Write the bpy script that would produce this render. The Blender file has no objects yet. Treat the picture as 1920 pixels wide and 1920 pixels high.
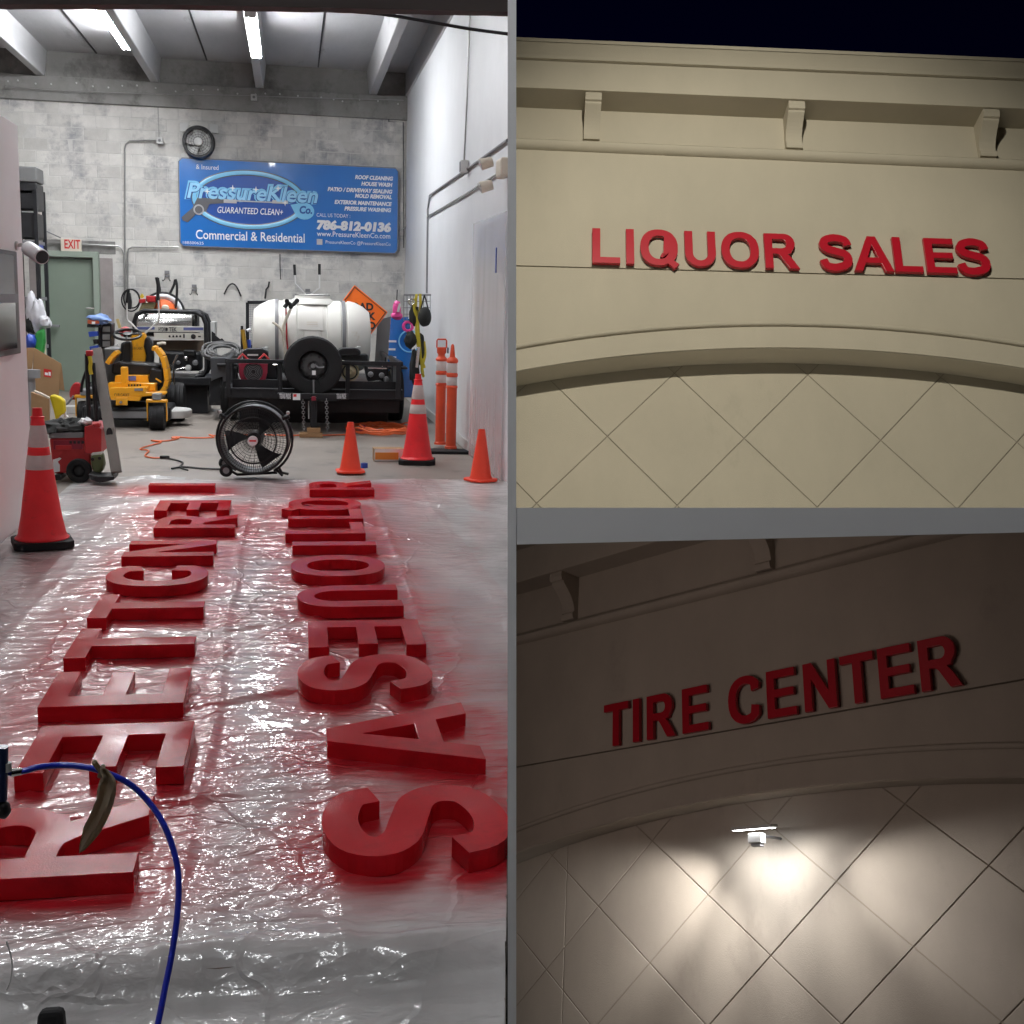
import bpy, bmesh, math, random
from mathutils import Vector, Matrix, noise
from mathutils.geometry import tessellate_polygon
random.seed(7)
V=Vector; PI=math.pi
SC=bpy.context.scene; COL=SC.collection
# ------------------------------------------------------------------ camera, sky, exposure
EYE=V((0,0,1.55)); FOC=2250/1920
# rows: camera right, camera down, camera forward, written as (X, -Z, Y) of the warehouse
RC=((0.98362021,-0.02720964,-0.17818788),(-0.00393856,0.98506076,-0.1721621),(0.18021035,0.17004393,0.9688185))
def roomvec(r): return V((r[0],r[2],-r[1]))
CR,CD,CF=roomvec(RC[0]).normalized(),roomvec(RC[1]).normalized(),roomvec(RC[2]).normalized()
cam=bpy.data.cameras.new('camera'); cob=bpy.data.objects.new('camera',cam); COL.objects.link(cob)
CAMM=Matrix(((CR.x,-CD.x,-CF.x,EYE.x),(CR.y,-CD.y,-CF.y,EYE.y),(CR.z,-CD.z,-CF.z,EYE.z),(0,0,0,1)))
cob.matrix_world=CAMM
cam.sensor_width=36; cam.lens=36*FOC; cam.clip_start=.05; cam.clip_end=500
SC.camera=cob
w=bpy.data.worlds.new('World'); SC.world=w; w.use_nodes=True
wn=w.node_tree.nodes; sky=wn.new('ShaderNodeTexSky'); sky.sky_type='NISHITA'; sky.sun_disc=False
sky.sun_elevation=math.radians(-5); sky.sun_rotation=0
ni=wn.new('ShaderNodeMix'); ni.data_type='RGBA'; ni.blend_type='MULTIPLY'; ni.inputs[0].default_value=1; ni.inputs[7].default_value=(.05,.06,.75,1)   # deep night blue
w.node_tree.links.new(sky.outputs[0],ni.inputs[6]); w.node_tree.links.new(ni.outputs[2],wn['Background'].inputs[0]); wn['Background'].inputs[1].default_value=.1
SC.view_settings.view_transform='Standard'; SC.view_settings.look='None'; SC.view_settings.exposure=0; SC.view_settings.gamma=1
SC.cycles.use_denoising=True; SC.cycles.max_bounces=8; SC.cycles.diffuse_bounces=4; SC.cycles.glossy_bounces=4; SC.cycles.transparent_max_bounces=8
SC.cycles.sample_clamp_indirect=6; SC.cycles.caustics_reflective=False; SC.cycles.caustics_refractive=False
# ------------------------------------------------------------------ measuring helpers (photo pixels -> points in the room)
def ray(x,y): return (CR*((x-960)/1920)+CD*((y-960)/1920)+CF*FOC)
def at(x,y,Y):
    r=ray(x,y); return EYE+r*((Y-EYE.y)/r.y)
def fl(x,y,z=0.):
    r=ray(x,y); return EYE+r*((z-EYE.z)/r.z)
def wx(x,y,X):
    r=ray(x,y); return EYE+r*((X-EYE.x)/r.x)
# ------------------------------------------------------------------ materials
def mat(name,col,rough=.6,metal=0.,var=0.,vscale=3.,bump=0.,bscale=40.,spec=.5,coat=0.,emit=None,estr=0.,objvar=0.,alpha=None,trans=0.,stretch=None,stain=None,world=False):
    m=bpy.data.materials.new(name); m.use_nodes=True; nt=m.node_tree; N=nt.nodes; L=nt.links; b=N['Principled BSDF']
    col=tuple(col)+(1,) if len(col)==3 else col
    b.inputs['Base Color'].default_value=col; b.inputs['Roughness'].default_value=rough; b.inputs['Metallic'].default_value=metal
    b.inputs['Specular IOR Level'].default_value=spec; b.inputs['Coat Weight'].default_value=coat; b.inputs['Transmission Weight'].default_value=trans
    if emit: b.inputs['Emission Color'].default_value=tuple(emit)+(1,); b.inputs['Emission Strength'].default_value=estr
    if alpha is not None: b.inputs['Alpha'].default_value=alpha
    tc=N.new('ShaderNodeTexCoord'); src=tc.outputs['Object']
    if world: src=N.new('ShaderNodeNewGeometry').outputs['Position']
    if stretch:
        mp=N.new('ShaderNodeMapping'); mp.inputs['Scale'].default_value=stretch; L.new(src,mp.inputs[0]); src=mp.outputs[0]
    last=None
    if var:
        n=N.new('ShaderNodeTexNoise'); n.inputs['Scale'].default_value=vscale; n.inputs['Detail'].default_value=7; n.inputs['Roughness'].default_value=.65; L.new(src,n.inputs[0])
        r=N.new('ShaderNodeMapRange'); r.inputs[1].default_value=.25; r.inputs[2].default_value=.75; r.inputs[3].default_value=1-var; r.inputs[4].default_value=1+var; L.new(n.outputs[0],r.inputs[0])
        v=N.new('ShaderNodeHueSaturation'); v.inputs['Color'].default_value=col; L.new(r.outputs[0],v.inputs['Value']); last=v.outputs[0]
        rr=N.new('ShaderNodeMapRange'); rr.inputs[3].default_value=max(0,rough-.12*min(1,var*4)); rr.inputs[4].default_value=min(1,rough+.12*min(1,var*4)); L.new(n.outputs[0],rr.inputs[0]); L.new(rr.outputs[0],b.inputs['Roughness'])
    if objvar:
        oi=N.new('ShaderNodeObjectInfo'); r=N.new('ShaderNodeMapRange'); r.inputs[3].default_value=1-objvar; r.inputs[4].default_value=1+objvar; L.new(oi.outputs['Random'],r.inputs[0])
        v=N.new('ShaderNodeHueSaturation'); v.inputs['Color'].default_value=col
        if last: L.new(last,v.inputs['Color'])
        L.new(r.outputs[0],v.inputs['Value']); last=v.outputs[0]
    if stain:  # (colour, scale, threshold)
        n=N.new('ShaderNodeTexNoise'); n.inputs['Scale'].default_value=stain[1]; n.inputs['Detail'].default_value=9; n.inputs['Roughness'].default_value=.7; L.new(src,n.inputs[0])
        r=N.new('ShaderNodeMapRange'); r.inputs[1].default_value=stain[2]; r.inputs[2].default_value=stain[2]+.16; L.new(n.outputs[0],r.inputs[0])
        mx=N.new('ShaderNodeMix'); mx.data_type='RGBA'; mx.inputs[6].default_value=col; mx.inputs[7].default_value=tuple(stain[0])+(1,)
        if last: L.new(last,mx.inputs[6])
        L.new(r.outputs[0],mx.inputs[0]); last=mx.outputs[2]
    if last: L.new(last,b.inputs['Base Color'])
    if bump:
        n=N.new('ShaderNodeTexNoise'); n.inputs['Scale'].default_value=bscale; n.inputs['Detail'].default_value=6; L.new(src,n.inputs[0])
        bp=N.new('ShaderNodeBump'); bp.inputs['Strength'].default_value=bump; bp.inputs['Distance'].default_value=.01; L.new(n.outputs[0],bp.inputs['Height']); L.new(bp.outputs[0],b.inputs['Normal'])
    return m
def srgb(r,g,b):
    f=lambda c:(c/255/12.92 if c<11 else ((c/255+.055)/1.055)**2.4)
    return (f(r),f(g),f(b))
# ------------------------------------------------------------------ mesh builder
class MB:
    def __init__(s): s.v=[]; s.f=[]
    def add(s,vs,fs):
        o=len(s.v); s.v+= [V(p) for p in vs]; s.f+= [[i+o for i in f] for f in fs]; return s
    def box(s,c,d,rot=None,taper=1.):
        x,y,z=d[0]/2,d[1]/2,d[2]/2; vs=[]
        for (a,b,e) in ((-1,-1,-1),(1,-1,-1),(1,1,-1),(-1,1,-1),(-1,-1,1),(1,-1,1),(1,1,1),(-1,1,1)):
            k=taper if e>0 else 1
            p=V((a*x*k,b*y*k,e*z)); 
            if rot is not None: p=rot@p
            vs.append(p+V(c))
        return s.add(vs,[[3,2,1,0],[4,5,6,7],[0,1,5,4],[1,2,6,5],[2,3,7,6],[3,0,4,7]])
    def bar(s,p0,p1,wd,ht,up=(0,0,1)):
        p0,p1=V(p0),V(p1); d=p1-p0; L=d.length; d.normalize(); u=V(up)
        if abs(d.dot(u))>.95: u=V((0,1,0))
        sd=d.cross(u).normalized(); u=sd.cross(d); R=Matrix((sd,d,u)).transposed()
        return s.box((p0+p1)/2,(wd,L,ht),R)
    def tube(s,pts,r,n=8,closed=False,cap=True):
        pts=[V(p) for p in pts]; m=len(pts); rs=r if isinstance(r,(list,tuple)) else [r]*m
        prev=None; o=len(s.v); vs=[]; fs=[]
        for i,p in enumerate(pts):
            if closed: t=pts[(i+1)%m]-pts[i-1]
            else: t=pts[min(i+1,m-1)]-pts[max(i-1,0)]
            if t.length<1e-9: t=V((0,0,1))
            t.normalize()
            if prev is None:
                a=V((0,0,1)) if abs(t.z)<.9 else V((1,0,0)); a=(a-t*a.dot(t)).normalized()
            else: a=(prev-t*prev.dot(t)); a=a.normalized() if a.length>1e-6 else t.orthogonal().normalized()
            prev=a; b=t.cross(a)
            for k in range(n):
                an=2*PI*k/n; vs.append(p+(a*math.cos(an)+b*math.sin(an))*rs[i])
        for i in range(m if closed else m-1):
            j=(i+1)%m
            for k in range(n): fs.append([i*n+k,i*n+(k+1)%n,j*n+(k+1)%n,j*n+k])
        if cap and not closed: fs.append(list(range(n))[::-1]); fs.append([(m-1)*n+k for k in range(n)])
        return s.add(vs,fs)
    def cyl(s,p0,p1,r,n=16,r2=None): return s.tube([p0,p1],[r,r if r2 is None else r2],n)
    def lathe(s,prof,n=24,org=(0,0,0),axis='z',rot=None,sq=None):
        vs=[];fs=[];m=len(prof)
        for (r,h) in prof:
            for k in range(n):
                a=2*PI*k/n; c,d=math.cos(a),math.sin(a)
                q={'z':V((r*c,r*d,h)),'y':V((r*c,h,r*d)),'x':V((h,r*c,r*d))}[axis]
                if rot is not None: q=rot@q
                vs.append(q+V(org))
        for i in range(m-1):
            for k in range(n):
                fs.append([i*n+k,i*n+(k+1)%n,(i+1)*n+(k+1)%n,(i+1)*n+k])
        shut=abs(prof[0][0]-prof[-1][0])<1e-6 and abs(prof[0][1]-prof[-1][1])<1e-6
        if prof[0][0]>1e-6 and not shut: fs.append(list(range(n))[::-1])
        if prof[-1][0]>1e-6 and not shut: fs.append([(m-1)*n+k for k in range(n)])
        return s.add(vs,fs)
    def prism(s,loops,d0,d1,fr=None):
        # loops: outer + holes, 2-D (u,v); extruded from d0 to d1; fr maps (u,v,d) to a point
        fr=fr or (lambda u,v,d:V((u,d,v)))
        if not isinstance(loops[0][0],(list,tuple)): loops=[loops]
        tri=tessellate_polygon([[V((p[0],p[1],0)) for p in lp] for lp in loops])
        flat=[p for lp in loops for p in lp]; n=len(flat)
        vs=[fr(p[0],p[1],d0) for p in flat]+[fr(p[0],p[1],d1) for p in flat]; fs=[]
        for t in tri: fs.append(list(t)); fs.append([i+n for i in t][::-1])
        o=0
        for lp in loops:
            m=len(lp)
            for i in range(m):
                a,b=o+i,o+(i+1)%m; fs.append([a,b,b+n,a+n])
            o+=m
        return s.add(vs,fs)
    def torus(s,c,R,r,n=32,m=8,axis='y',rot=None):
        pts=[]
        for k in range(n):
            a=2*PI*k/n; q={'y':V((R*math.cos(a),0,R*math.sin(a))),'z':V((R*math.cos(a),R*math.sin(a),0)),'x':V((0,R*math.cos(a),R*math.sin(a)))}[axis]
            if rot is not None: q=rot@q
            pts.append(q+V(c))
        return s.tube(pts,r,m,closed=True)
    def xf(s,M):
        s.v=[M@p for p in s.v]; return s
    def build(s,name,m,parent=None,smooth=False,bevel=0,seg=2,M=None,clip=None):
        me=bpy.data.meshes.new(name); bm=bmesh.new()
        vv=[bm.verts.new(p) for p in s.v]
        for f in s.f:
            try: bm.faces.new([vv[i] for i in f])
            except ValueError: pass
        bmesh.ops.recalc_face_normals(bm,faces=bm.faces[:])
        if clip:
            for (co,no) in clip:
                g=bm.verts[:]+bm.edges[:]+bm.faces[:]
                r=bmesh.ops.bisect_plane(bm,geom=g,plane_co=co,plane_no=no,clear_outer=True)
                ed=[e for e in r['geom_cut'] if isinstance(e,bmesh.types.BMEdge)]
                if ed:
                    try: bmesh.ops.holes_fill(bm,edges=ed,sides=0)
                    except Exception: pass
        bm.to_mesh(me); bm.free()
        o=bpy.data.objects.new(name,me); COL.objects.link(o)
        for x in (m if isinstance(m,(list,tuple)) else [m]): me.materials.append(x)
        if smooth:
            for p in me.polygons: p.use_smooth=True
            try: me.set_sharp_from_angle(angle=math.radians(40))
            except Exception: pass
        if bevel:
            b=o.modifiers.new('bevel','BEVEL'); b.width=bevel; b.segments=seg; b.limit_method='ANGLE'; b.angle_limit=math.radians(35)
        if parent is not None: o.parent=parent
        if M is not None: o.matrix_world=M
        return o
def empty(name,label,cat,loc=(0,0,0),rz=0,group=None,M=None):
    o=bpy.data.objects.new(name,None); COL.objects.link(o); o.empty_display_size=.1
    o.location=loc; o.rotation_euler=(0,0,rz)
    if M is not None: o.matrix_world=M
    o['label']=label; o['category']=cat
    if group: o['group']=group
    return o
def tag(o,label,cat,group=None):
    o['label']=label; o['category']=cat
    if group: o['group']=group
    return o
def dup(r,label,loc=None,rz=None,group=None):
    c=r.copy(); COL.objects.link(c); c['label']=label
    if group: c['group']=group
    if loc is not None: c.location=loc
    if rz is not None: c.rotation_euler=(0,0,rz)
    for ch in list(r.children):
        d=ch.copy(); COL.objects.link(d); d.parent=c
        for g in ch.children:
            e=g.copy(); COL.objects.link(e); e.parent=d
    return c
def kind(o,k='structure'): o['kind']=k; return o
def rotz(a): return Matrix.Rotation(a,3,'Z')
def rotx(a): return Matrix.Rotation(a,3,'X')
def roty(a): return Matrix.Rotation(a,3,'Y')
def bez(pts,n=8):
    # smooth curve through points (Catmull-Rom)
    pts=[V(p) for p in pts]; out=[]
    for i in range(len(pts)-1):
        p0=pts[max(i-1,0)];p1=pts[i];p2=pts[i+1];p3=pts[min(i+2,len(pts)-1)]
        for k in range(n):
            t=k/n; out.append(.5*((2*p1)+(p2-p0)*t+(2*p0-5*p1+4*p2-p3)*t*t+(3*p1-p0-3*p2+p3)*t**3))
    out.append(pts[-1]); return out
# text as real (flat) mesh lettering from Blender's built-in font
def text(s,name,m,parent,loc,size,M3=None,width=None,shear=0.,bold=0.,ext=.001,align='LEFT',space=1.):
    cu=bpy.data.curves.new(name,'FONT'); cu.body=s; cu.size=size; cu.shear=shear; cu.offset=bold; cu.extrude=ext; cu.align_x=align; cu.space_character=space; cu.resolution_u=3
    o=bpy.data.objects.new(name,cu); COL.objects.link(o)
    bpy.context.view_layer.update()
    if width:
        k=width/max(o.dimensions.x,1e-6)
    else: k=1
    dg=bpy.context.evaluated_depsgraph_get(); me=bpy.data.meshes.new_from_object(o.evaluated_get(dg)); bpy.data.objects.remove(o)
    R=M3 or Matrix(((1,0,0),(0,0,-1),(0,1,0)))   # faces -Y
    for v in me.vertices:
        q=V((v.co.x*k,v.co.y,v.co.z)); v.co=R@q+V(loc)
    me.materials.clear(); me.materials.append(m)
    ob=bpy.data.objects.new(name,me); COL.objects.link(ob)
    if parent is not None: ob.parent=parent
    return ob
# ------------------------------------------------------------------ palette
WHITE=mat('white_paint',(.72,.73,.75),.55,var=.05,vscale=1.6,bump=.08,bscale=60,stain=((.56,.545,.54),1.7,.64))
OFFW=mat('office_wall_paint',(.86,.83,.825),.6,var=.04,vscale=1.5,bump=.06,bscale=50,stain=((.42,.38,.37),3.0,.68))
CONC=mat('cast_concrete',(.30,.265,.26),.8,var=.22,vscale=2.2,bump=.35,bscale=14,stain=((.12,.115,.11),1.6,.56))
TEE=mat('ceiling_concrete',(.42,.42,.43),.75,var=.12,vscale=2.5,bump=.25,bscale=18,stretch=(1,.25,1),stain=((.24,.235,.23),2.4,.6))
DARKC=mat('stained_concrete',(.25,.245,.235),.85,var=.25,vscale=2,bump=.4,bscale=16,stain=((.12,.115,.11),1.8,.5),world=True)
BLOCK=mat('concrete_block',(.62,.605,.575),.85,var=.16,vscale=3.5,bump=.5,bscale=55,objvar=.11,stain=((.30,.30,.315),1.7,.50),world=True)
MORTAR=mat('mortar',(.58,.57,.55),.9,var=.1,vscale=9,bump=.4,bscale=60)
FLOORM=mat('floor_concrete',(.24,.21,.185),.5,var=.22,vscale=1.3,bump=.12,bscale=22,spec=.4,stain=((.11,.10,.09),1.1,.55))
BLACK=mat('black_plastic',(.012,.012,.0135),.45,spec=.35,var=.15,vscale=8)
RUBBER=mat('black_rubber',(.013,.013,.014),.75,spec=.25,var=.2,vscale=9,bump=.15,bscale=60)
BLKMET=mat('black_steel',(.014,.0145,.017),.45,metal=0,var=.3,vscale=5,bump=.08,bscale=30,spec=.3,stain=((.06,.056,.05),5,.6))
GALV=mat('galvanised_conduit',(.36,.36,.35),.4,metal=.85,var=.12,vscale=9)
STEEL=mat('bright_steel',(.62,.62,.6),.25,metal=1,var=.08,vscale=7)
CHROME=mat('chrome',(.75,.75,.74),.3,metal=.3)
GREYP=mat('grey_plastic',(.2,.2,.21),.5,var=.1)
LGREY=mat('light_grey_plastic',(.55,.55,.54),.5,var=.06)
CREAM=mat('cream_plastic',(.68,.62,.52),.45,var=.05)
REDP=mat('red_plastic',(.42,.018,.022),.4,var=.12,vscale=6)
MAROON=mat('dark_red_paint',(.22,.01,.03),.4,var=.1)
ORANGE=mat('cone_orange',(.86,.055,.02),.45,var=.07,vscale=4,bump=.03,bscale=60)
ORED=mat('fluorescent_red_cone',(.86,.022,.03),.42,var=.1,vscale=5,bump=.04,bscale=50,stain=((.55,.03,.03),9,.6))
POSTO=mat('faded_orange',(.66,.075,.025),.5,var=.12,vscale=4,stain=((.42,.07,.035),7,.6))
SIGNO=mat('sign_orange',(.9,.16,.01),.45,var=.06)
REFL=mat('reflective_band',(.62,.56,.54),.35,var=.12,vscale=14,bump=.1,bscale=120)
YEL=mat('mower_yellow',(.78,.36,.015),.38,var=.08,vscale=5,coat=.2,stain=((.36,.17,.03),9,.6))
YELR=mat('yellow_cloth',(.72,.56,.01),.7,var=.12)
YELS=mat('yellow_strap',(.55,.45,.03),.7,var=.15)
BLUE=mat('blue_plastic',(.02,.06,.36),.4,var=.1)
LBLUE=mat('pale_blue_plastic',(.16,.27,.55),.5,var=.1)
GREEN=mat('door_green',(.19,.235,.19),.5,var=.06,vscale=2,bump=.05,bscale=30)
GREENF=mat('door_frame_green',(.27,.32,.27),.5,var=.06)
BAGG=mat('green_bag',(.03,.26,.05),.5,var=.15)
OLIVE=mat('olive_plastic',(.09,.11,.04),.5,var=.15)
CARD=mat('cardboard',(.33,.2,.1),.8,var=.08,vscale=3)
WOOD=mat('rough_wood',(.3,.17,.08),.75,var=.2,stretch=(1,6,6))
PINK=mat('pink_bag',(.75,.06,.3),.4,var=.15,vscale=12)
BAGW=mat('white_plastic_bag',(.6,.6,.64),.35,var=.1,vscale=10,trans=.0)
ALU=mat('worn_aluminium',(.17,.155,.14),.5,metal=.15,var=.22,vscale=6,bump=.1,bscale=40,stretch=(1,1,.3))
DARKG=mat('dark_glass',(.012,.012,.016),.08,spec=.6)
TANK=mat('white_tank_plastic',(.80,.79,.74),.4,var=.03,vscale=3,stain=((.52,.40,.22),1.5,.60))
TUBE=mat('tube_light',(.9,.9,.9),.5,emit=(.96,.98,1.),estr=172.)
TUBED=mat('dim_tube_light',(.9,.9,.9),.5,emit=(.96,.98,1.),estr=62.)  # weaker glow for the unseen nearer strips, set to balance the light
HOSEB=mat('blue_hose',(.012,.025,.42),.3,coat=.3,var=.15,vscale=20,stain=((.2,.015,.05),14,.6))
CABO=mat('orange_cable',(.7,.13,.035),.45,var=.12)
RAG=mat('dirty_rag',(.42,.35,.26),.85,var=.15,bump=.4,bscale=30)
CLOTHK=mat('black_cloth',(.02,.021,.02),.9,var=.25,vscale=8)
MESHG=mat('grey_mesh',(.12,.12,.12),.6)
TOOLO=mat('blower_orange',(.72,.13,.02),.35)
BANB=mat('banner_blue',(.02,.16,.52),.2,bump=.12,bscale=2.2,var=.07,vscale=1.3,coat=.5)
BAND=mat('banner_dark_blue',(.015,.075,.34),.25)
SKYB=mat('logo_pale_blue',(.22,.58,.86),.25)
PWHITE=mat('print_white',(.85,.86,.88),.3)
PRED=mat('print_red',(.6,.03,.03),.4)
PBLK=mat('print_black',(.012,.012,.015),.4)
PGREY=mat('print_grey',(.09,.09,.1),.35)
PLGREY=mat('print_light_grey',(.5,.5,.52),.35)
PORG=mat('print_orange',(.7,.26,.04),.5)
LABELB=mat('label_blue',(.12,.14,.36),.4)
PANELW=mat('machine_panel',(.66,.64,.58),.4,var=.05)
SIGNRED=mat('sign_red',(.46,.009,.024),.32,var=.05,vscale=2)
nt=RAG.node_tree; tr_=nt.nodes.new('ShaderNodeBsdfTranslucent'); tr_.inputs[0].default_value=(.45,.36,.25,1); ms_=nt.nodes.new('ShaderNodeMixShader'); ms_.inputs[0].default_value=.5
nt.links.new(nt.nodes['Principled BSDF'].outputs[0],ms_.inputs[1]); nt.links.new(tr_.outputs[0],ms_.inputs[2]); nt.links.new(ms_.outputs[0],nt.nodes['Material Output'].inputs[0])
# ------------------------------------------------------------------ the warehouse shell
XR=1.84; YB=20.1; ZW=4.80; ZS=5.15; XL=-4.6
PLN=[(EYE-CR*.012,CR)]                      # the room ends where the added divider stands
def cx(Y,z=0.,o=-.012): return (-Y*CR.y-(z-EYE.z)*CR.z+o)/CR.x
mb=MB(); Yc=9.98
poly=[(-7,2.665),(cx(2.665),2.665),(cx(Yc),Yc),(XR+.02,Yc+.3),(XR+.02,YB),(-7,YB)]
mb.prism(poly,-.3,0,lambda u,v,d:V((u,v,d)))
mb.prism([(-7,-6),(cx(-6),-6),(cx(2.66),2.66),(-7,2.66)],-.3,-.06,lambda u,v,d:V((u,v,d)))
kind(mb.build('floor',FLOORM,clip=PLN))
mb=MB(); # roof slab, tees are parts
mb.prism([(-7,-6),(cx(-6,ZS),-6),(cx(Yc,ZS),Yc),(XR+.25,Yc+.3),(XR+.25,YB+.3),(-7,YB+.3)],ZS,ZS+.25,lambda u,v,d:V((u,v,d)))
ceil=kind(mb.build('ceiling',TEE,clip=PLN))
for k,x in enumerate((-5.4,-3.73,-2.06,-.475,1.295)):
    yn=-6 if x<1 else (x/.181+1.0)
    mb=MB(); y0,y1=yn,YB-.02
    pr=[(x-.06,4.78),(x+.06,4.78),(x+.105,ZS+.01),(x-.105,ZS+.01)]
    mb.prism(pr,y0,y1); b=mb.build('beam',TEE,ceil,bevel=.012,clip=PLN)
    if x>1: b.rotation_euler=(0,0,0)
for x in (-2.9,-1.27,.43):                     # sealant lines between the roof units
    mb=MB(); mb.box((x,7,ZS-.004),(.022,26,.012)); mb.build('roof_joint',BLACK,ceil)
mb=MB(); mb.box((0,YB+.194,2.6),(14.5,.4,6.2)); bw=kind(mb.build('back_wall',MORTAR))
# blocks laid in running bond; one shared mesh for the whole blocks and one for the cut ones
DX0,DX1,DZT=at(80,500,YB).x,at(187,500,YB).x,2.13
full=MB().box((0,0,0),(.348,.09,.1775)).build('block',BLOCK,bw,bevel=.006)
full.location=(0,YB+.1,-3); cnt=0; rest=MB()
rows=25
for r in range(rows-1,-1,-1):
    z=.092+r*.1845
    off=.177 if r%2 else 0
    for c in range(20):
        x=XL+.05+off+c*.354
        if x<XL-.1 or x+.2>XR+.3: continue
        if z<DZT+.05 and DX0-.2<x<DX1+.2: continue
        y=YB+.035+random.uniform(-.004,.004)
        if cnt<300:
            o=full if cnt==0 else full.copy()
            if cnt: COL.objects.link(o); o.parent=bw
            o.location=(x,y,z); o.rotation_euler=(random.uniform(-.004,.004),0,random.uniform(-.006,.006)); cnt+=1
        else: rest.box((x,y,z),(.348,.09,.1775))
kind(rest.build('block_course',BLOCK,bw),'stuff')
# masonry beside and over the door opening
mb=MB(); mb.box(((DX0+DX1)/2,YB+.03,DZT+.13),(DX1-DX0+.5,.09,.2)); mb.build('door_lintel',DARKC,bw,bevel=.008)
for x in (DX0-.1,DX1+.1):
    mb=MB(); mb.box((x,YB+.03,1.05),(.2,.09,2.1)); mb.build('door_jamb_render',CONC,bw,bevel=.006)
mb=MB(); mb.box((-1.4,YB-.02,4.60),(6.5,.14,.36)); mb.build('tie_beam',DARKC,bw,bevel=.01)
for a,b in ((-5.4,-3.8),(-3.66,-2.13),(-1.99,-.54),(-.41,1.23),(1.36,XR)):
    mb=MB(); mb.box(((a+b)/2,YB+.02,4.97),(b-a,.1,.4)); mb.build('infill',DARKC,bw)
for i in range(26):
    mb=MB(); x=-4.5+i*.245+random.uniform(-.08,.08); z=4.68+random.uniform(-.03,.04); mb.lathe([(0,-.012),(.014,-.008),(.014,0)],8,(x,YB-.092,z),'y'); mb.build('grout_plug',LGREY,bw)
# right wall: painted up to the roof units, bare concrete above
mb=MB(); mb.prism([(Yc-.4,-.05),(YB+.1,-.05),(YB+.1,ZW),(Yc-.4,ZW)],XR,XR+.18,lambda u,v,d:V((d,u,v))); rw=kind(mb.build('right_wall',WHITE,clip=PLN))
mb=MB(); mb.box((XR+.03,(Yc+YB)/2-.2,ZW+.18),(.12,YB-Yc+.4,.36)); mb.build('bare_beam_face',TEE,rw,clip=PLN)
mb=MB(); mb.box((XR-.012,(Yc+YB)/2-.2,ZW+.02),(.03,YB-Yc+.4,.05)); mb.build('wall_cap_trim',LGREY,rw,bevel=.006,clip=PLN)
mb=MB(); mb.box((XR-.008,15.6,.06),(.014,8.8,.11)); mb.build('baseboard',LGREY,rw,bevel=.004,clip=PLN)
mb=MB(); mb.box((-6.9,7,2.8),(.2,27,6)); kind(mb.build('side_wall',CONC))
mb=MB(); mb.box((-2.5,-6.1,2.8),(9.2,.2,6)); kind(mb.build('front_wall',CONC))
# white divider added in the gap between the views, keeping their light apart
def camM(): return Matrix(((CR.x,CF.x,-CD.x,EYE.x),(CR.y,CF.y,-CD.y,EYE.y),(CR.z,CF.z,-CD.z,EYE.z),(0,0,0,1)))
CM=camM()     # x right, y along the view axis, z up
DIV=mat('divider_white',(.85,.85,.85),.6,var=.02)
D0=2.4; k=D0/2250
par=empty('added_divider','thin white partition wall between the workshop and the shop fronts','partition',M=CM)
mb=MB(); mb.prism([(D0,-3.1),(3.6,-3.1),(Yc+.25,-1.2),(Yc+.25,6.6),(D0,4.3)],-8*k,8*k,lambda u,v,d:V((d,u,v))); mb.build('upright_panel',DIV,par)
mb=MB()
zt,zl,zr=8*k,-61*k,-31*k
vs=[V((8*k+.001,D0,zl)),V((1.6,D0,zr+.006)),V((1.6,D0,zt)),V((8*k+.001,D0,zt))]
mb.add(vs+[p+V((0,1.0,0)) for p in vs],[[0,1,2,3],[7,6,5,4],[0,4,5,1],[1,5,6,2],[2,6,7,3],[3,7,4,0]])
mb.build('cross_panel',DIV,par)
# ------------------------------------------------------------------ glyphs of the red sign letters (cap height 1)
def arc(cx_,cy,rx,ry,a0,a1,n): return [(cx_+rx*math.cos(math.radians(a0+(a1-a0)*i/n)),cy+ry*math.sin(math.radians(a0+(a1-a0)*i/n))) for i in range(n+1)]
def sup(cx_,cy,rx,ry,a0,a1,n,p=2.25):
    o=[]
    for i in range(n+1):
        a=math.radians(a0+(a1-a0)*i/n); c,s=math.cos(a),math.sin(a)
        o.append((cx_+rx*math.copysign(abs(c)**(2/p),c),cy+ry*math.copysign(abs(s)**(2/p),s)))
    return o
def stroke(cl,w):
    cl=[V((p[0],p[1],0)) for p in cl]; L=[];R=[]
    for i,p in enumerate(cl):
        t=(cl[min(i+1,len(cl)-1)]-cl[max(i-1,0)]).normalized(); n=V((-t.y,t.x,0)); wi=w(i/(len(cl)-1))/2
        L.append(p+n*wi); R.append(p-n*wi)
    return [(p.x,p.y) for p in L+R[::-1]]
T_=.17
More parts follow.
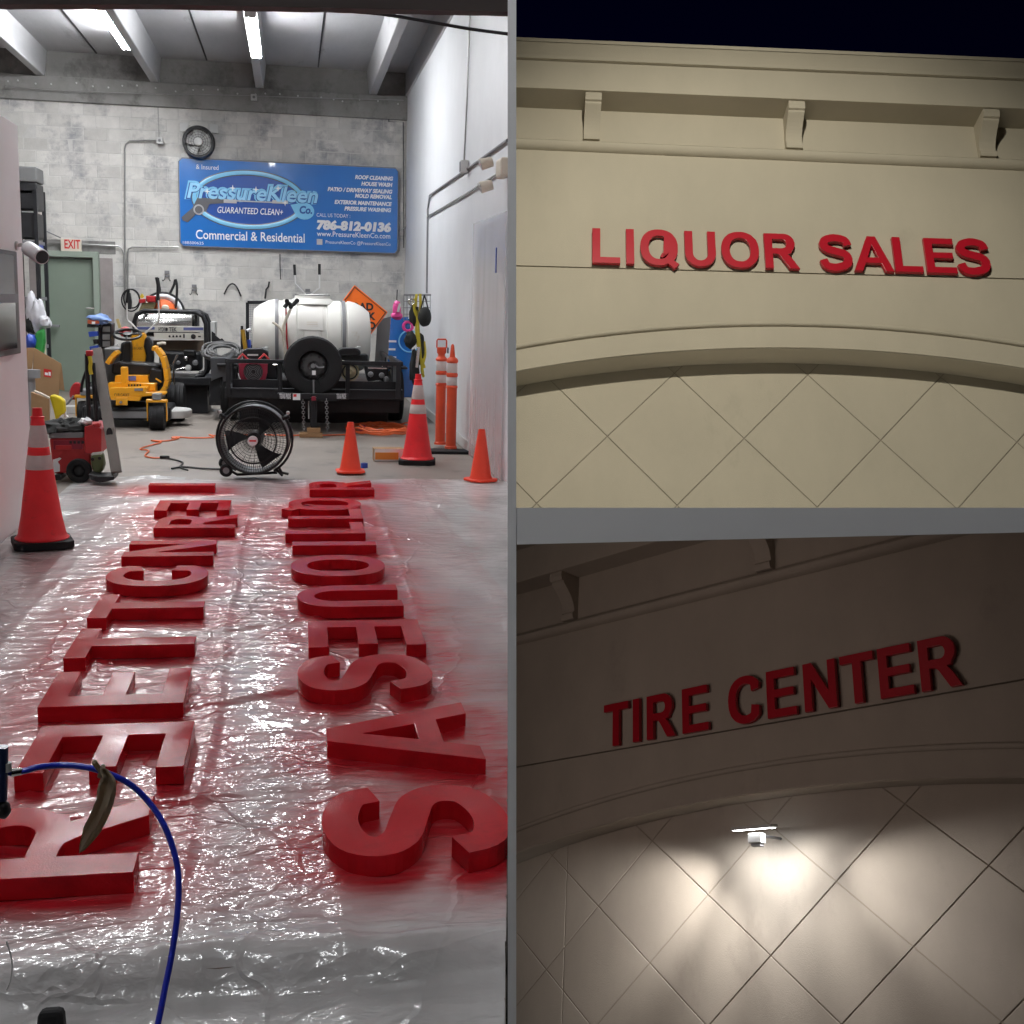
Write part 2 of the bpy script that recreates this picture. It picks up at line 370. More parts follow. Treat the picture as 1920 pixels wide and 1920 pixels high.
def glyph(c):
    st=.205
    if c=='I': return [[(0,0),(st,0),(st,1),(0,1)]],st
    if c=='L': return [[(0,0),(.71,0),(.71,T_),(st,T_),(st,1),(0,1)]],.71
    if c=='T': return [[(.295,0),(.5,0),(.5,1-T_),(.795,1-T_),(.795,1),(0,1),(0,1-T_),(.295,1-T_)]],.795
    if c=='E': return [[(0,0),(.76,0),(.76,T_),(st,T_),(st,.425),(.70,.425),(.70,.59),(st,.59),(st,1-T_),(.74,1-T_),(.74,1),(0,1)]],.76
    if c=='N': return [[(0,0),(.19,0),(.19,.655),(.59,0),(.80,0),(.80,1),(.61,1),(.61,.36),(.215,1),(0,1)]],.80
    if c=='A': return [[(0,0),(.215,0),(.305,.23),(.70,.23),(.79,0),(1.01,0),(.61,1),(.395,1)],[(.367,.39),(.5,.755),(.638,.39)]],1.01
    if c=='U': 
        o=[(0,1),(0,.40)]+arc(.395,.37,.395,.385,180,360,18)[1:-1]+[(.79,.40),(.79,1),(.585,1),(.585,.40)]+arc(.395,.37,.19,.215,0,-180,14)[1:-1]+[(.205,.40),(.205,1)]
        return [o],.79
    if c=='O': return [sup(.48,.5,.48,.517,0,360,36)[:-1],sup(.48,.5,.265,.34,0,-360,30)[:-1]],.96
    if c=='Q':
        o=sup(.48,.5,.48,.517,-38,278,34)+[(.60,-.012),(.70,.04),(.86,-.11),(.985,.03),(.845,.135)]
        i=[p for p in sup(.48,.5,.265,.34,-22,-298,26)]+[(.575,.20),(.50,.235),(.555,.345),(.66,.285)]
        return [o,i],.985
    if c=='C':
        o=sup(.475,.5,.475,.517,38,318,30)+[(.845,.335),(.635,.375)]+sup(.475,.5,.262,.342,312,46,22)[1:-1]+[(.635,.66),(.84,.705)]
        return [o],.86
    if c=='R':
        o=[(0,0),(st,0),(st,.415),(.27,.415),(.345,.40),(.41,.335),(.62,0),(.87,0),(.73,.23),(.66,.33),(.585,.415)]+[(.68,.44)]+arc(.50,.715,.285,.285,-48,90,12)+[(0,1)]
        i=[(st,.575),(st,.835),(.44,.835)]+arc(.455,.705,.115,.13,85,-85,8)+[(.44,.575)]
        return [o,i],.87
    if c=='S':
        pts=[(.735,.715),(.66,.87),(.40,.925),(.17,.855),(.115,.715),(.21,.60),(.42,.535),(.63,.465),(.715,.335),(.66,.165),(.40,.075),(.17,.12),(.085,.29)]
        cl=[(p.x,p.y) for p in bez([(a,b,0) for a,b in pts],5)]
        return [stroke(cl,lambda t:.195+.02*math.sin(PI*t))],.82
LT=.06; CAP=.512; WID=.575
lit=[]  # outlines on the floor for the overspray
ang_s={}
FL=[ # letter, near-left corner of its face in the room, turned so its top points 'L'eft or 'R'ight, label
 ('I',(278,910),'L','red letter I farthest back in the left row on the plastic sheet'),
 ('E',(288,957),'R','small red letter E with arms toward the camera, before the far I'),
 ('R',(288,990),'L','red letter R between the small far E and the N, left row'),
 ('N',(227,1043.5),'L','red letter N lying on its side in the left row'),
 ('C',(188,1100),'L','red letter C lying in the left row, opening to the back'),
 ('T',(163,1159),'L','red letter T just in front of the red C in the left row'),
 ('T',(118,1234),'L','nearer red letter T, behind the big E with arms pointing away'),
 ('E',(69,1326),'L','large red letter E with arms pointing away from the camera'),
 ('E',(26,1452),'R','large wet red letter E with white glare, arms toward the camera'),
 ('R',(-145,1657),'L','large red letter R nearest the camera, under the rag at the left edge'),
 ('R',(580,918),'L','red letter R farthest back in the right row on the plastic sheet'),
 ('Q',(543,957),'R','red letter Q with its tail pointing left in the right row'),
 ('L',(540,973),'L','farther red letter L, just in front of the red Q'),
 ('L',(534.5,1001),'L','nearer red letter L, just behind the right-hand red I'),
 ('I',(548,1023),'L','red letter I between the red L and the red O in the right row'),
 ('O',(548,1081),'L','round red letter O lying in the right row'),
 ('U',(560,1139),'R','red letter U lying with its open end to the right'),
 ('E',(579,1214),'R','red letter E between the red U and the farther red S'),
 ('S',(565,1297),'L','farther red letter S, behind the red A in the right row'),
 ('A',(617,1436),'L','red letter A with a triangular hole, second nearest in the right row'),
 ('S',(617,1612),'L','large red letter S nearest the camera, cut off by the picture edge on the right')]

def letter_obj(c,loops,w_,X0,Y0,turn,label,group,tilt=0.):
    cxm,cym=X0+CAP/2,Y0+WID*w_/2
    if turn=='L': f=lambda u,v,d:V((X0+CAP*(1-v)-cxm,Y0+WID*u-cym,d))
    else: f=lambda u,v,d:V((X0+CAP*v-cxm,Y0+WID*(w_-u)-cym,d))
    mb=MB(); mb.prism(loops,.0,LT,f)
    R=Matrix.Rotation(tilt,4,'Z')
    outl=[[R@f(p[0],p[1],0)+V((cxm,cym,0)) for p in lp] for lp in loops]; lit.append(outl)
    o=mb.build('sign_letter',SIGNF,bevel=.0022,seg=2)
    o.location=(cxm,cym,.008); o.rotation_euler=(0,0,tilt); tag(o,label,'letter',group)
    return o
# glossy, freshly sprayed paint with fine dry overspray speckle
def paint_mat():
    m=mat('fresh_red_paint',(.50,.010,.018),.3,var=.12,vscale=3.5,spec=.06,coat=.16,stain=((.30,.006,.012),2.6,.52)); nt=m.node_tree;N=nt.nodes;L=nt.links;b=N['Principled BSDF']
    tc=N.new('ShaderNodeTexCoord'); n=N.new('ShaderNodeTexNoise'); n.inputs['Scale'].default_value=210; n.inputs['Detail'].default_value=3; L.new(tc.outputs['Object'],n.inputs[0])
    n2=N.new('ShaderNodeTexNoise'); n2.inputs['Scale'].default_value=3.; n2.inputs['Detail'].default_value=5; L.new(tc.outputs['Object'],n2.inputs[0])
    r=N.new('ShaderNodeMapRange'); r.inputs[1].default_value=.4; r.inputs[2].default_value=.66; r.inputs[3].default_value=.12; r.inputs[4].default_value=.7; L.new(n2.outputs[0],r.inputs[0])
    bp=N.new('ShaderNodeBump'); bp.inputs['Distance'].default_value=.0013; L.new(r.outputs[0],bp.inputs['Strength']); L.new(n.outputs[0],bp.inputs['Height']); L.new(bp.outputs[0],b.inputs['Normal']); L.new(bp.outputs[0],b.inputs['Coat Normal']); b.inputs['Coat Roughness'].default_value=.13
    r2=N.new('ShaderNodeMapRange'); r2.inputs[1].default_value=.3; r2.inputs[2].default_value=.7; r2.inputs[3].default_value=.09; r2.inputs[4].default_value=.26; L.new(n2.outputs[0],r2.inputs[0]); L.new(r2.outputs[0],b.inputs['Roughness'])
    return m
SIGNF=paint_mat()
for i,(c,px,turn,lab) in enumerate(FL):
    lp,wd=glyph(c); p=fl(px[0],px[1],LT+.008)
    o=letter_obj(c,lp,wd,p.x,p.y,turn,lab,'red sign letters laid out on plastic sheeting',tilt=math.radians(0.4*math.sin(i*2.1)))
    if i==len(FL)-1:
        bm=bmesh.new(); bm.from_mesh(o.data); bmesh.ops.translate(bm,verts=bm.verts[:],vec=o.location)
        bmesh.ops.bisect_plane(bm,geom=bm.verts[:]+bm.edges[:]+bm.faces[:],plane_co=PLN[0][0],plane_no=CR,clear_outer=True)
        bmesh.ops.translate(bm,verts=bm.verts[:],vec=-V(o.location)); bm.to_mesh(o.data); bm.free()
# ------------------------------------------------------------------ plastic sheeting with red overspray
import numpy as np
def make_sheet():
    st=.022; xs=np.arange(-1.78,2.05,st); ys=np.arange(1.9,10.75,st)
    nx,ny=len(xs),len(ys); GX,GY=np.meshgrid(xs,ys); P=np.stack([GX.ravel(),GY.ravel()],1)
    D=np.full(len(P),9.)
    for outl in lit:
        allp=np.array([(p.x,p.y) for lp in outl for p in lp]); lo=allp.min(0)-.6; hi=allp.max(0)+.6
        m=np.where(((P>lo)&(P<hi)).all(1))[0]; Q=P[m]; d=np.full(len(Q),9.); ins=np.zeros(len(Q),bool)
        for lp in outl:
            a=np.array([(p.x,p.y) for p in lp]); b=np.roll(a,-1,0)
            for (p0,p1) in zip(a,b):
                e=p1-p0; t=np.clip(((Q-p0)@e)/max(e@e,1e-9),0,1); d=np.minimum(d,np.hypot(*(Q-p0-t[:,None]*e).T))
                c=((p0[1]>Q[:,1])!=(p1[1]>Q[:,1])); 
                with np.errstate(divide='ignore',invalid='ignore'): xi=(p1[0]-p0[0])*(Q[:,1]-p0[1])/(p1[1]-p0[1])+p0[0]
                ins^=(c&(Q[:,0]<xi))
        d[ins]=0; D[m]=np.minimum(D[m],d)
    verts=[];rid=[]
    for (x,y) in P:
        n=noise.noise
        z=.006+.010*max(0,n(V((x*1.3,y*.55,3.1))))+.004*n(V((x*6,y*3,7)))+.0025*n(V((x*9,y*38,1)))
        # long folds along the sheet, and diagonal drag folds
        for fx,a,wd in ((-.31,.016,.019),(.12,.010,.018),(.62,.014,.018),(-.82,.012,.018),(1.05,.012,.018),(-1.25,.01,.018)):
            q=abs(x-fx-.03*n(V((y*.8,fx,0)))-.0*y); z+=a*math.exp(-(q/wd)**2)*(.55+.45*n(V((y*2.5,fx*9,2))))
        for sx,sy,dx,dy,a in ((-.2,4.6,.9,.42,.02),(-.9,6.4,1,.3,.016),(.1,8.4,1,-.55,.02),(-.4,3.6,1,.22,.018),(1.2,9.0,.6,-.8,.022),(-1.1,9.2,.8,.6,.02),(-.3,5.6,1,.5,.016),(.2,7.4,1,-.4,.016)):
            l=math.hypot(dx,dy); t=((x-sx)*dx+(y-sy)*dy)/l; q=((x-sx)*-dy+(y-sy)*dx)/l+.05*n(V((t*1.5,sx,sy)))
            if -.7<t<.9: z+=a*math.exp(-(q/.022)**2)*(1-abs(t-.1)/.9)
        # lifted ridge before the floor step, then the drop
        st_=2.665+.02*n(V((x*1.7,.3,.9)))+.02*n(V((x*5,.8,.1)))
        z+=.028*math.exp(-((y-st_-.05)/.045)**2)*(.8+.5*n(V((x*2.2,5,5))))
        if y<st_: z-=.06*min(1,(st_-y)/.03)
        if y<2.9: z+=.012*max(0,n(V((x*4,y*7,4))))
        # turned-up far edge
        ed=10.45+.15*n(V((x*1.1,2,2)))+(.12 if x<-.9 else 0)
        if y>ed-.5: z+=.03*max(0,n(V((x*3.5,y*4,8))))*min(1,(y-ed+.5)/.3)
        verts.append((min(x,cx(y)-.003),y,max(z,.004 if y>2.72 else -.056)))
    fs=[]
    for j in range(ny-1):
        for i in range(nx-1):
            x,y=xs[i],ys[j]; ed=10.45+.15*noise.noise(V((x*1.1,2,2)))+(.12 if x<-.9 else 0)
            if y>ed or x>cx(y)-.004: continue
            a=j*nx+i; fs.append((a,a+1,a+nx+1,a+nx))
    me=bpy.data.meshes.new('plastic_sheet'); me.from_pydata(verts,[],fs); me.update()
    at_=me.attributes.new('spray','FLOAT','POINT')
    sp=[]
    for (x,y),d in zip(P,D):
        nn=noise.noise(V((x*2.2,y*1.6,0)))
        dd=d*(1+.45*nn)+.0
        s=.97*math.exp(-(dd/.14)**1.5)+.32*math.exp(-(dd/.34)**2)+.20*math.exp(-(dd/.75)**2)
        s*=min(1,max(0,(y-2.6)/.55))
        sp.append(min(1,s))
    at_.data.foreach_set('value',sp)
    for p in me.polygons: p.use_smooth=True
    o=bpy.data.objects.new('plastic_sheet',me); COL.objects.link(o)
    m=bpy.data.materials.new('crinkled_plastic'); m.use_nodes=True; nt=m.node_tree;N=nt.nodes;L=nt.links;b=N['Principled BSDF']
    A=N.new('ShaderNodeAttribute'); A.attribute_name='spray'; tc=N.new('ShaderNodeTexCoord')
    def nz(scale,det,stretch=(1,1,1)):
        mp=N.new('ShaderNodeMapping'); mp.inputs['Scale'].default_value=stretch; L.new(tc.outputs['Object'],mp.inputs[0])
        n=N.new('ShaderNodeTexNoise'); n.inputs['Scale'].default_value=scale; n.inputs['Detail'].default_value=det; n.inputs['Distortion'].default_value=.6; L.new(mp.outputs[0],n.inputs[0]); return n.outputs[0]
    base=N.new('ShaderNodeValToRGB'); base.color_ramp.elements[0].color=(.33,.325,.315,1); base.color_ramp.elements[1].color=(.66,.65,.645,1); base.color_ramp.elements[0].position=.3; base.color_ramp.elements[1].position=.72
    L.new(nz(2.1,7,(1,.6,1)),base.inputs[0])
    ad=N.new('ShaderNodeMath'); ad.operation='MULTIPLY_ADD'; L.new(nz(9,8,(.35,3.2,1)),ad.inputs[0]); ad.inputs[1].default_value=.5; ad.inputs[2].default_value=-.25
    sm=N.new('ShaderNodeMath'); sm.operation='ADD'; L.new(A.outputs['Fac'],sm.inputs[0])
    mu=N.new('ShaderNodeMath'); mu.operation='MULTIPLY'; L.new(ad.outputs[0],mu.inputs[0])
    mr0=N.new('ShaderNodeMapRange'); mr0.inputs[1].default_value=0; mr0.inputs[2].default_value=.15; L.new(A.outputs['Fac'],mr0.inputs[0]); L.new(mr0.outputs[0],mu.inputs[1]); L.new(mu.outputs[0],sm.inputs[1]); sm.use_clamp=True
    mx=N.new('ShaderNodeMix'); mx.data_type='RGBA'; L.new(sm.outputs[0],mx.inputs[0]); L.new(base.outputs[0],mx.inputs[6]); mx.inputs[7].default_value=(.42,.012,.02,1); L.new(mx.outputs[2],b.inputs['Base Color'])
    b.inputs['Roughness'].default_value=.4; b.inputs['Specular IOR Level'].default_value=.4; b.inputs['Coat Weight'].default_value=.62; b.inputs['Coat Roughness'].default_value=.07
    def vz(scale,stretch,dis):
        mp=N.new('ShaderNodeMapping'); mp.inputs['Scale'].default_value=stretch; mp.inputs['Rotation'].default_value=(0,0,dis); L.new(tc.outputs['Object'],mp.inputs[0])
        nn=N.new('ShaderNodeTexNoise'); nn.inputs['Scale'].default_value=scale*.7; nn.inputs['Detail'].default_value=3; L.new(mp.outputs[0],nn.inputs[0])
        va=N.new('ShaderNodeVectorMath'); va.operation='MULTIPLY_ADD'; L.new(nn.outputs['Color'],va.inputs[0]); va.inputs[1].default_value=(.12,.12,.12); L.new(mp.outputs[0],va.inputs[2])
        v=N.new('ShaderNodeTexVoronoi'); v.inputs['Scale'].default_value=scale; L.new(va.outputs[0],v.inputs[0]); return v.outputs['Distance']
    h1=vz(9,(.6,1.55,1),.25); h2=vz(25,(.65,1.45,1),-.2); h3=nz(5,3,(.8,1.2,1))
    a1=N.new('ShaderNodeMath'); a1.operation='MULTIPLY_ADD'; L.new(h2,a1.inputs[0]); a1.inputs[1].default_value=.22; L.new(h1,a1.inputs[2])
    a2=N.new('ShaderNodeMath'); a2.operation='MULTIPLY_ADD'; L.new(h3,a2.inputs[0]); a2.inputs[1].default_value=1.6; L.new(a1.outputs[0],a2.inputs[2])
    lf=nz(1.7,3,(1,.7,1)); lm=N.new('ShaderNodeMapRange'); lm.inputs[1].default_value=.36; lm.inputs[2].default_value=.64; lm.inputs[3].default_value=.25; lm.inputs[4].default_value=.9; L.new(lf,lm.inputs[0])
    dn=nz(1.3,4)
    def crease(scale,stretch,rot,wid,amp,prev):   # long sharp fold lines
        mp=N.new('ShaderNodeMapping'); mp.inputs['Scale'].default_value=stretch; mp.inputs['Rotation'].default_value=(0,0,rot); L.new(tc.outputs['Object'],mp.inputs[0])
        v=N.new('ShaderNodeTexVoronoi'); v.feature='DISTANCE_TO_EDGE'; v.inputs['Scale'].default_value=scale; vm=N.new('ShaderNodeVectorMath'); vm.operation='MULTIPLY_ADD'; L.new(dn,vm.inputs[0]); vm.inputs[1].default_value=(.5,.7,0); L.new(mp.outputs[0],vm.inputs[2]); L.new(vm.outputs[0],v.inputs[0])
        r=N.new('ShaderNodeMapRange'); r.inputs[1].default_value=0; r.inputs[2].default_value=wid; r.inputs[3].default_value=amp; r.inputs[4].default_value=0; L.new(v.outputs['Distance'],r.inputs[0])
        a=N.new('ShaderNodeMath'); a.operation='ADD'; L.new(prev,a.inputs[0]); L.new(r.outputs[0],a.inputs[1]); return a.outputs[0]
    hh=crease(1.5,(1,.45,1),.5,.016,.30,a2.outputs[0]); hh=crease(2.7,(.4,1.3,1),-.35,.03,.30,hh)
    bp=N.new('ShaderNodeBump'); L.new(lm.outputs[0],bp.inputs['Strength']); bp.inputs['Distance'].default_value=.015; L.new(hh,bp.inputs['Height']); L.new(bp.outputs[0],b.inputs['Normal']); L.new(bp.outputs[0],b.inputs['Coat Normal'])
    me.materials.append(m); tag(o,'crinkled clear plastic sheeting with red overspray covering the workshop floor','plastic sheet')
    return o
make_sheet()
# ------------------------------------------------------------------ fluorescent strips
def strip(x,y0,lab,z=4.92):
    t=empty('fluorescent_light',lab,'ceiling light',(x,y0+1.2,z),group='fluorescent strips under the ceiling')
    mb=MB(); mb.box((0,0,.055),(.14,2.4,.05)); mb.build('housing',LGREY,t,bevel=.008)
    for s in (-1,1):
        mb=MB(); mb.cyl((s*.04,-1.17,0),(s*.04,1.17,0),.026,10); mb.build('tube',TUBE if y0>10.5 else TUBED,t,smooth=True)
    for s in (-1,1):
        mb=MB(); mb.box((0,s*1.18,.01),(.13,.03,.07)); mb.build('end_cap',LGREY,t,bevel=.004)
    for s in (-.8,.8):
        mb=MB(); mb.cyl((0,s,.07),(0,s,ZS-z),.006,6); mb.build('hanger',GALV,t)
    return t
labs=['lit fluorescent strip in the left row by the ceiling beam','lit fluorescent strip in the middle row, beside the middle beam']
for r,x in enumerate((-2.23,-.44)):
    for kx,y in enumerate((15.85,11.0,7.9,.4)):
        if (kx==3 and r==0) or (kx==2 and r==1): continue
        strip(x,y-((1.2,1.4,0,0)[kx] if r else 0),labs[r] if kx==0 else 'unseen lit strip %s over the %s'%(('','behind the fan','amid the letters','by the entrance')[kx],('left letter row','gap between letter rows')[r]),z=4.70 if r else 4.92)
# ------------------------------------------------------------------ the two shop fronts beyond the added divider
STUC=mat('beige_stucco',(.46,.415,.325),.85,var=.07,vscale=1.1,bump=.35,bscale=140,stain=((.40,.36,.28),.9,.64),stretch=(1,1,.5))
STUC2=mat('tan_stucco',(.42,.375,.32),.88,var=.10,vscale=1.4,bump=.3,bscale=150,stain=((.35,.305,.26),1.2,.6),stretch=(1,1,.55))
GROOVE=mat('groove_backing',(.34,.30,.24),.9)  # plain darker tan of the wall core behind the scored joints
LED=mat('led_panel',(1,1,1),.5,emit=(.97,.98,1.),estr=48.)
FS=.9
R1=((0.99893081,-0.04479638,-0.01142474),(0.04549505,0.90865396,0.41506408),(-0.00821223,-0.41514006,0.90972044))
R2=((0.70318186,-0.05285515,0.70904273),(-0.24707201,0.91692293,0.31338119),(-0.66670135,-0.39554858,0.63170454))
def pose(R,O):
    cv=lambda a,b,c:CR*a+CD*b+CF*c
    ax=cv(R[0][0],R[1][0],R[2][0]).normalized(); up=-cv(R[0][1],R[1][1],R[2][1]).normalized(); iy=up.cross(ax).normalized(); up=ax.cross(iy)
    o=EYE+cv(*[k*FS for k in O])
    return Matrix(((ax.x,iy.x,up.x,o.x),(ax.y,iy.y,up.y,o.y),(ax.z,iy.z,up.z,o.z),(0,0,0,1)))
M1=pose(R1,(3.62666667,-3.4,17.)); M2=pose(R2,(3.2,2.64,15.))
def clips(M,low):
    Mi=M.inverted(); R=Mi.to_3x3()
    c=[(Mi@(EYE+CR*.012),-(R@CR))]
    if low: c.append((Mi@(EYE+CD*.035),-(R@CD)))
    else: c.append((Mi@EYE,R@CD))
    return c
SMAT=Matrix.Scale(FS,4)
def clip2(poly,a,b,c): # keep a*u+b*v<=c
    out=[]
    for i in range(len(poly)):
        p,q=poly[i],poly[(i+1)%len(poly)]; dp=a*p[0]+b*p[1]-c; dq=a*q[0]+b*q[1]-c
        if dp<=0: out.append(p)
        if dp*dq<0:
            t=dp/(dp-dq); out.append((p[0]+(q[0]-p[0])*t,p[1]+(q[1]-p[1])*t))
    return out
def inset(poly,d):
    n=len(poly); A=sum(poly[i][0]*poly[(i+1)%n][1]-poly[(i+1)%n][0]*poly[i][1] for i in range(n)); sg=1 if A>0 else -1
    out=[]
    for i in range(n):
        p0,p1,p2=V(poly[i-1]+(0,)),V(poly[i]+(0,)),V(poly[(i+1)%n]+(0,))
        e1=(p1-p0).normalized(); e2=(p2-p1).normalized(); n1=V((-e1.y,e1.x,0))*sg; n2=V((-e2.y,e2.x,0))*sg
        b=(n1+n2); k=b.length_squared
        if k<1e-4: return []
        b=b*(2/k)*d; out.append((p1.x+b.x,p1.y+b.y))
    return out
def facade(M,low,P,name,label,m):
    root=empty(name,label,'building',M=M); cl=clips(M,low)
    UL,UR=-7.2,P['ur']
    def put(mb,nm,mt=m,bevel=0,smooth=False,parent=root): 
        mb.xf(SMAT); return mb.build(nm,mt,parent,smooth=smooth,bevel=bevel,clip=cl)
    def edge(u): return P['pk']-(P['R']-math.sqrt(max(P['R']**2-(u-P['u0'])**2,0)))
    us=[UL+(UR-UL)*i/72 for i in range(73)]
    SV=P['score']; mo=P['mold']; so=P['soff']
    fr=lambda u,v,d:V((u,d,v))
    sl=.0215
    lo=lambda u:SV-.009+sl*u*0; 
    put(MB().prism([(UL,SV+.009+P['tl']*UL),(UR,SV+.009+P['tl']*UR),(UR,so+.02),(UL,so+.02)],0,.38),'upper_wall_panel',bevel=.006)
    put(MB().prism([(UL,SV-.009+P['tl']*UL)]+[(u,edge(u)) for u in us]+[(UR,SV-.009+P['tl']*UR)],0,.38),'lower_wall_panel',bevel=.006)
    put(MB().box(((UL+UR)/2,.45,(P['bot']+4.2)/2),(UR-UL,.1,4.2-P['bot'])),'wall_core',GROOVE)
    # arch trim: a lip along the edge and a round moulding above it
    for (dv,r,nm) in ((P['am'],.036,'arch_moulding'),):
        put(MB().tube([(u,-.012,edge(u)+dv) for u in us],r,10),nm,smooth=True)
    put(MB().prism([(u,edge(u)+.012) for u in us]+[(u,edge(u)+.075) for u in us[::-1]],-.018,.02),'arch_lip',bevel=.004)
    # straight moulding under the brackets
    pr=[(0,mo-.085),(-.06,mo-.075),(-.105,mo-.03),(-.115,mo+.01),(-.095,mo+.05),(-.05,mo+.075),(0,mo+.08),(.02,mo+.08),(.02,mo-.085)]
    put(MB().prism(pr,UL,UR,lambda d,v,u:V((u,d,v))),'string_moulding',smooth=True)
    # cornice: soffit slab, fascia, ledge, cove and cap
    pd=P['pd']
    put(MB().prism([(0.02,so),(-pd,so),(-pd,so+.54),(0.02,so+.54)],UL,UR,lambda d,v,u:V((u,d,v))),'fascia',bevel=.008)
    if not low:
        t=so+.543
        put(MB().prism([(.02,t),(-pd-.05,t),(-pd-.05,t+.06),(.02,t+.06)],UL,UR,lambda d,v,u:V((u,d,v))),'cornice_ledge',bevel=.006)
        t+=.063
        put(MB().prism([(.02,t),(-pd-.01,t),(-pd-.015,t+.05),(-pd-.05,t+.13),(-pd-.11,t+.19),(.02,t+.19)],UL,UR,lambda d,v,u:V((u,d,v))),'cornice_cove',smooth=True)
        t+=.2
        put(MB().prism([(.02,t),(-pd-.12,t),(-pd-.13,t+.055),(.02,t+.06)],UL,UR,lambda d,v,u:V((u,d,v))),'cornice_cap',bevel=.006)
    # scrolled brackets
    for bu in P['br']:
        top=so-.004; b0=mo+.085; h=top-b0
        prof=[(0,b0),(-.10,b0),(-.115,b0+.04),(-.12,b0+.085),(-.09,b0+.11)]
        for i in range(9): 
            t=i/8; prof.append((-.085-.235*(t**1.9),b0+.12+(h-.30)*t))
        prof+=[(-.335,b0+h-.165),(-.34,b0+h-.14),(-.375,b0+h-.13),(-.395,b0+h-.07),(-.385,b0+h),(0,b0+h)]
        put(MB().prism(prof,bu-.12,bu+.12,lambda d,v,u:V((u,d,v))),'bracket',bevel=.006)
    # scored diamond panels inside the arch
    a,b,p0=P['a'],P['b'],P['p0']
    for i in range(-7,8):
        for j in range(-7,8):
            q=(p0[0]+i*a[0]+j*b[0],p0[1]+i*a[1]+j*b[1])
            poly=[q,(q[0]+a[0],q[1]+a[1]),(q[0]+a[0]+b[0],q[1]+a[1]+b[1]),(q[0]+b[0],q[1]+b[1])]
            poly=clip2(poly,0,1,P['pk']+.25); poly=clip2(poly,0,-1,-P['bot']); poly=clip2(poly,1,0,UR); poly=clip2(poly,-1,0,-UL)
            parts=[poly]
            if P.get('vs') is not None and len(poly)>2: parts=[clip2(poly,1,0,P['vs']),clip2(poly,-1,0,-P['vs'])]
            for pp in parts:
                clean=[]
                for pt_ in pp:
                    if not clean or math.hypot(pt_[0]-clean[-1][0],pt_[1]-clean[-1][1])>1e-3: clean.append(pt_)
                if len(clean)>2 and math.hypot(clean[0][0]-clean[-1][0],clean[0][1]-clean[-1][1])<1e-3: clean.pop()
                if len(clean)<3: continue
                A=abs(sum(clean[k][0]*clean[(k+1)%len(clean)][1]-clean[(k+1)%len(clean)][0]*clean[k][1] for k in range(len(clean))))/2
                if A<.04: continue
                ins=inset(clean,P['gr'])
                if len(ins)<3: continue
                o=put(MB().prism(ins,.388,.398),'panel',bevel=.004)
                if len(o.data.vertices)==0: bpy.data.objects.remove(o)
    for o in list(root.children):
        if len(o.data.vertices)==0: bpy.data.objects.remove(o)
    return root,put,cl
F1,put1,cl1=facade(M1,False,dict(ur=5.2,pk=-1.25,R=17.2,u0=.95,score=-.005,tl=.0215,mold=2.105,soff=2.83,am=.40,pd=.42,br=(-2.545,.47,3.35,6.2),bot=-3.95,
   a=(.925,1.05),b=(.935,-.985),p0=(-.353,-2.482),gr=.006),'shop_front','tall beige stucco shop front with bracketed cornice and wide shallow arch','s')if False else facade(M1,False,dict(ur=5.2,pk=-1.25,R=17.2,u0=.95,score=-.005,tl=.0215,mold=2.105,soff=2.83,am=.40,pd=.42,br=(-2.545,.47,3.35),bot=-3.95,
   a=(.925,1.05),b=(.935,-.985),p0=(-.353,-2.482),gr=.006),'shop_front','floodlit beige stucco shop front with bracketed cornice and wide shallow arch',STUC)
F2,put2,cl2=facade(M2,True,dict(ur=4.6,pk=-.845,R=24.,u0=.5,score=-.005,tl=.0165,mold=1.92,soff=2.68,am=.34,pd=.42,br=(-3.42,.06,3.4),bot=-4.6,
   a=(.944,.82),b=(.915,-.73),p0=(-.327,-2.705),gr=.0075,vs=-3.71),'shop_front','dim tan stucco shop front lit by one small wall light under its arch',STUC2)
def wall_letters(word,us,v0,dv,M,label,group,m,h=.6,nw=.93):
    nth={}
    for c,u in zip(word,us):
        lp,wd=glyph(c); w2=wd*h*nw; k=nth.get(c,0); nth[c]=k+1
        mb=MB(); mb.prism(lp,-.028,.028,lambda a,b,d:V((a*h*nw-w2/2,d,b*h-h/2))); mb.xf(SMAT)
        for pin in ((-.3,-.3),(.3,.3)): pass
        o=mb.build('sign_letter',m,bevel=.0025)
        v=v0+dv*u
        o.matrix_world=M@Matrix.Translation(V((u+w2/2,-.052,v+h/2))*FS)@Matrix.Rotation(-math.atan(dv),4,'Y')
        tag(o,label(c,k),'letter',group)
ordn=('first','second')
wall_letters('LIQUORSALES',(-2.501,-2.02,-1.819,-1.185,-.666,-.05,.732,1.205,1.785,2.236,2.687),.02,.0172,M1,
  lambda c,k:{('L',0):'pinkish red wall letter L at the start of the upper sign',('I',0):'red wall letter I between the L and the Q of the upper sign',('Q',0):'red wall letter Q of the upper sign on the lit shop front',
  ('U',0):'red wall letter U of the upper sign on the lit shop front',('O',0):'round red wall letter O of the upper sign',('R',0):'red wall letter R ending the first word of the upper sign',
  ('S',0):'red wall letter S starting the second word of the upper sign',('A',0):'red wall letter A of the upper sign on the lit shop front',('L',1):'red wall letter L in the second word of the upper sign',
  ('E',0):'red wall letter E of the upper sign, before its final S',('S',1):'red wall letter S ending the upper sign'}[(c,k)],'red letters of the upper wall sign',SIGNRED)
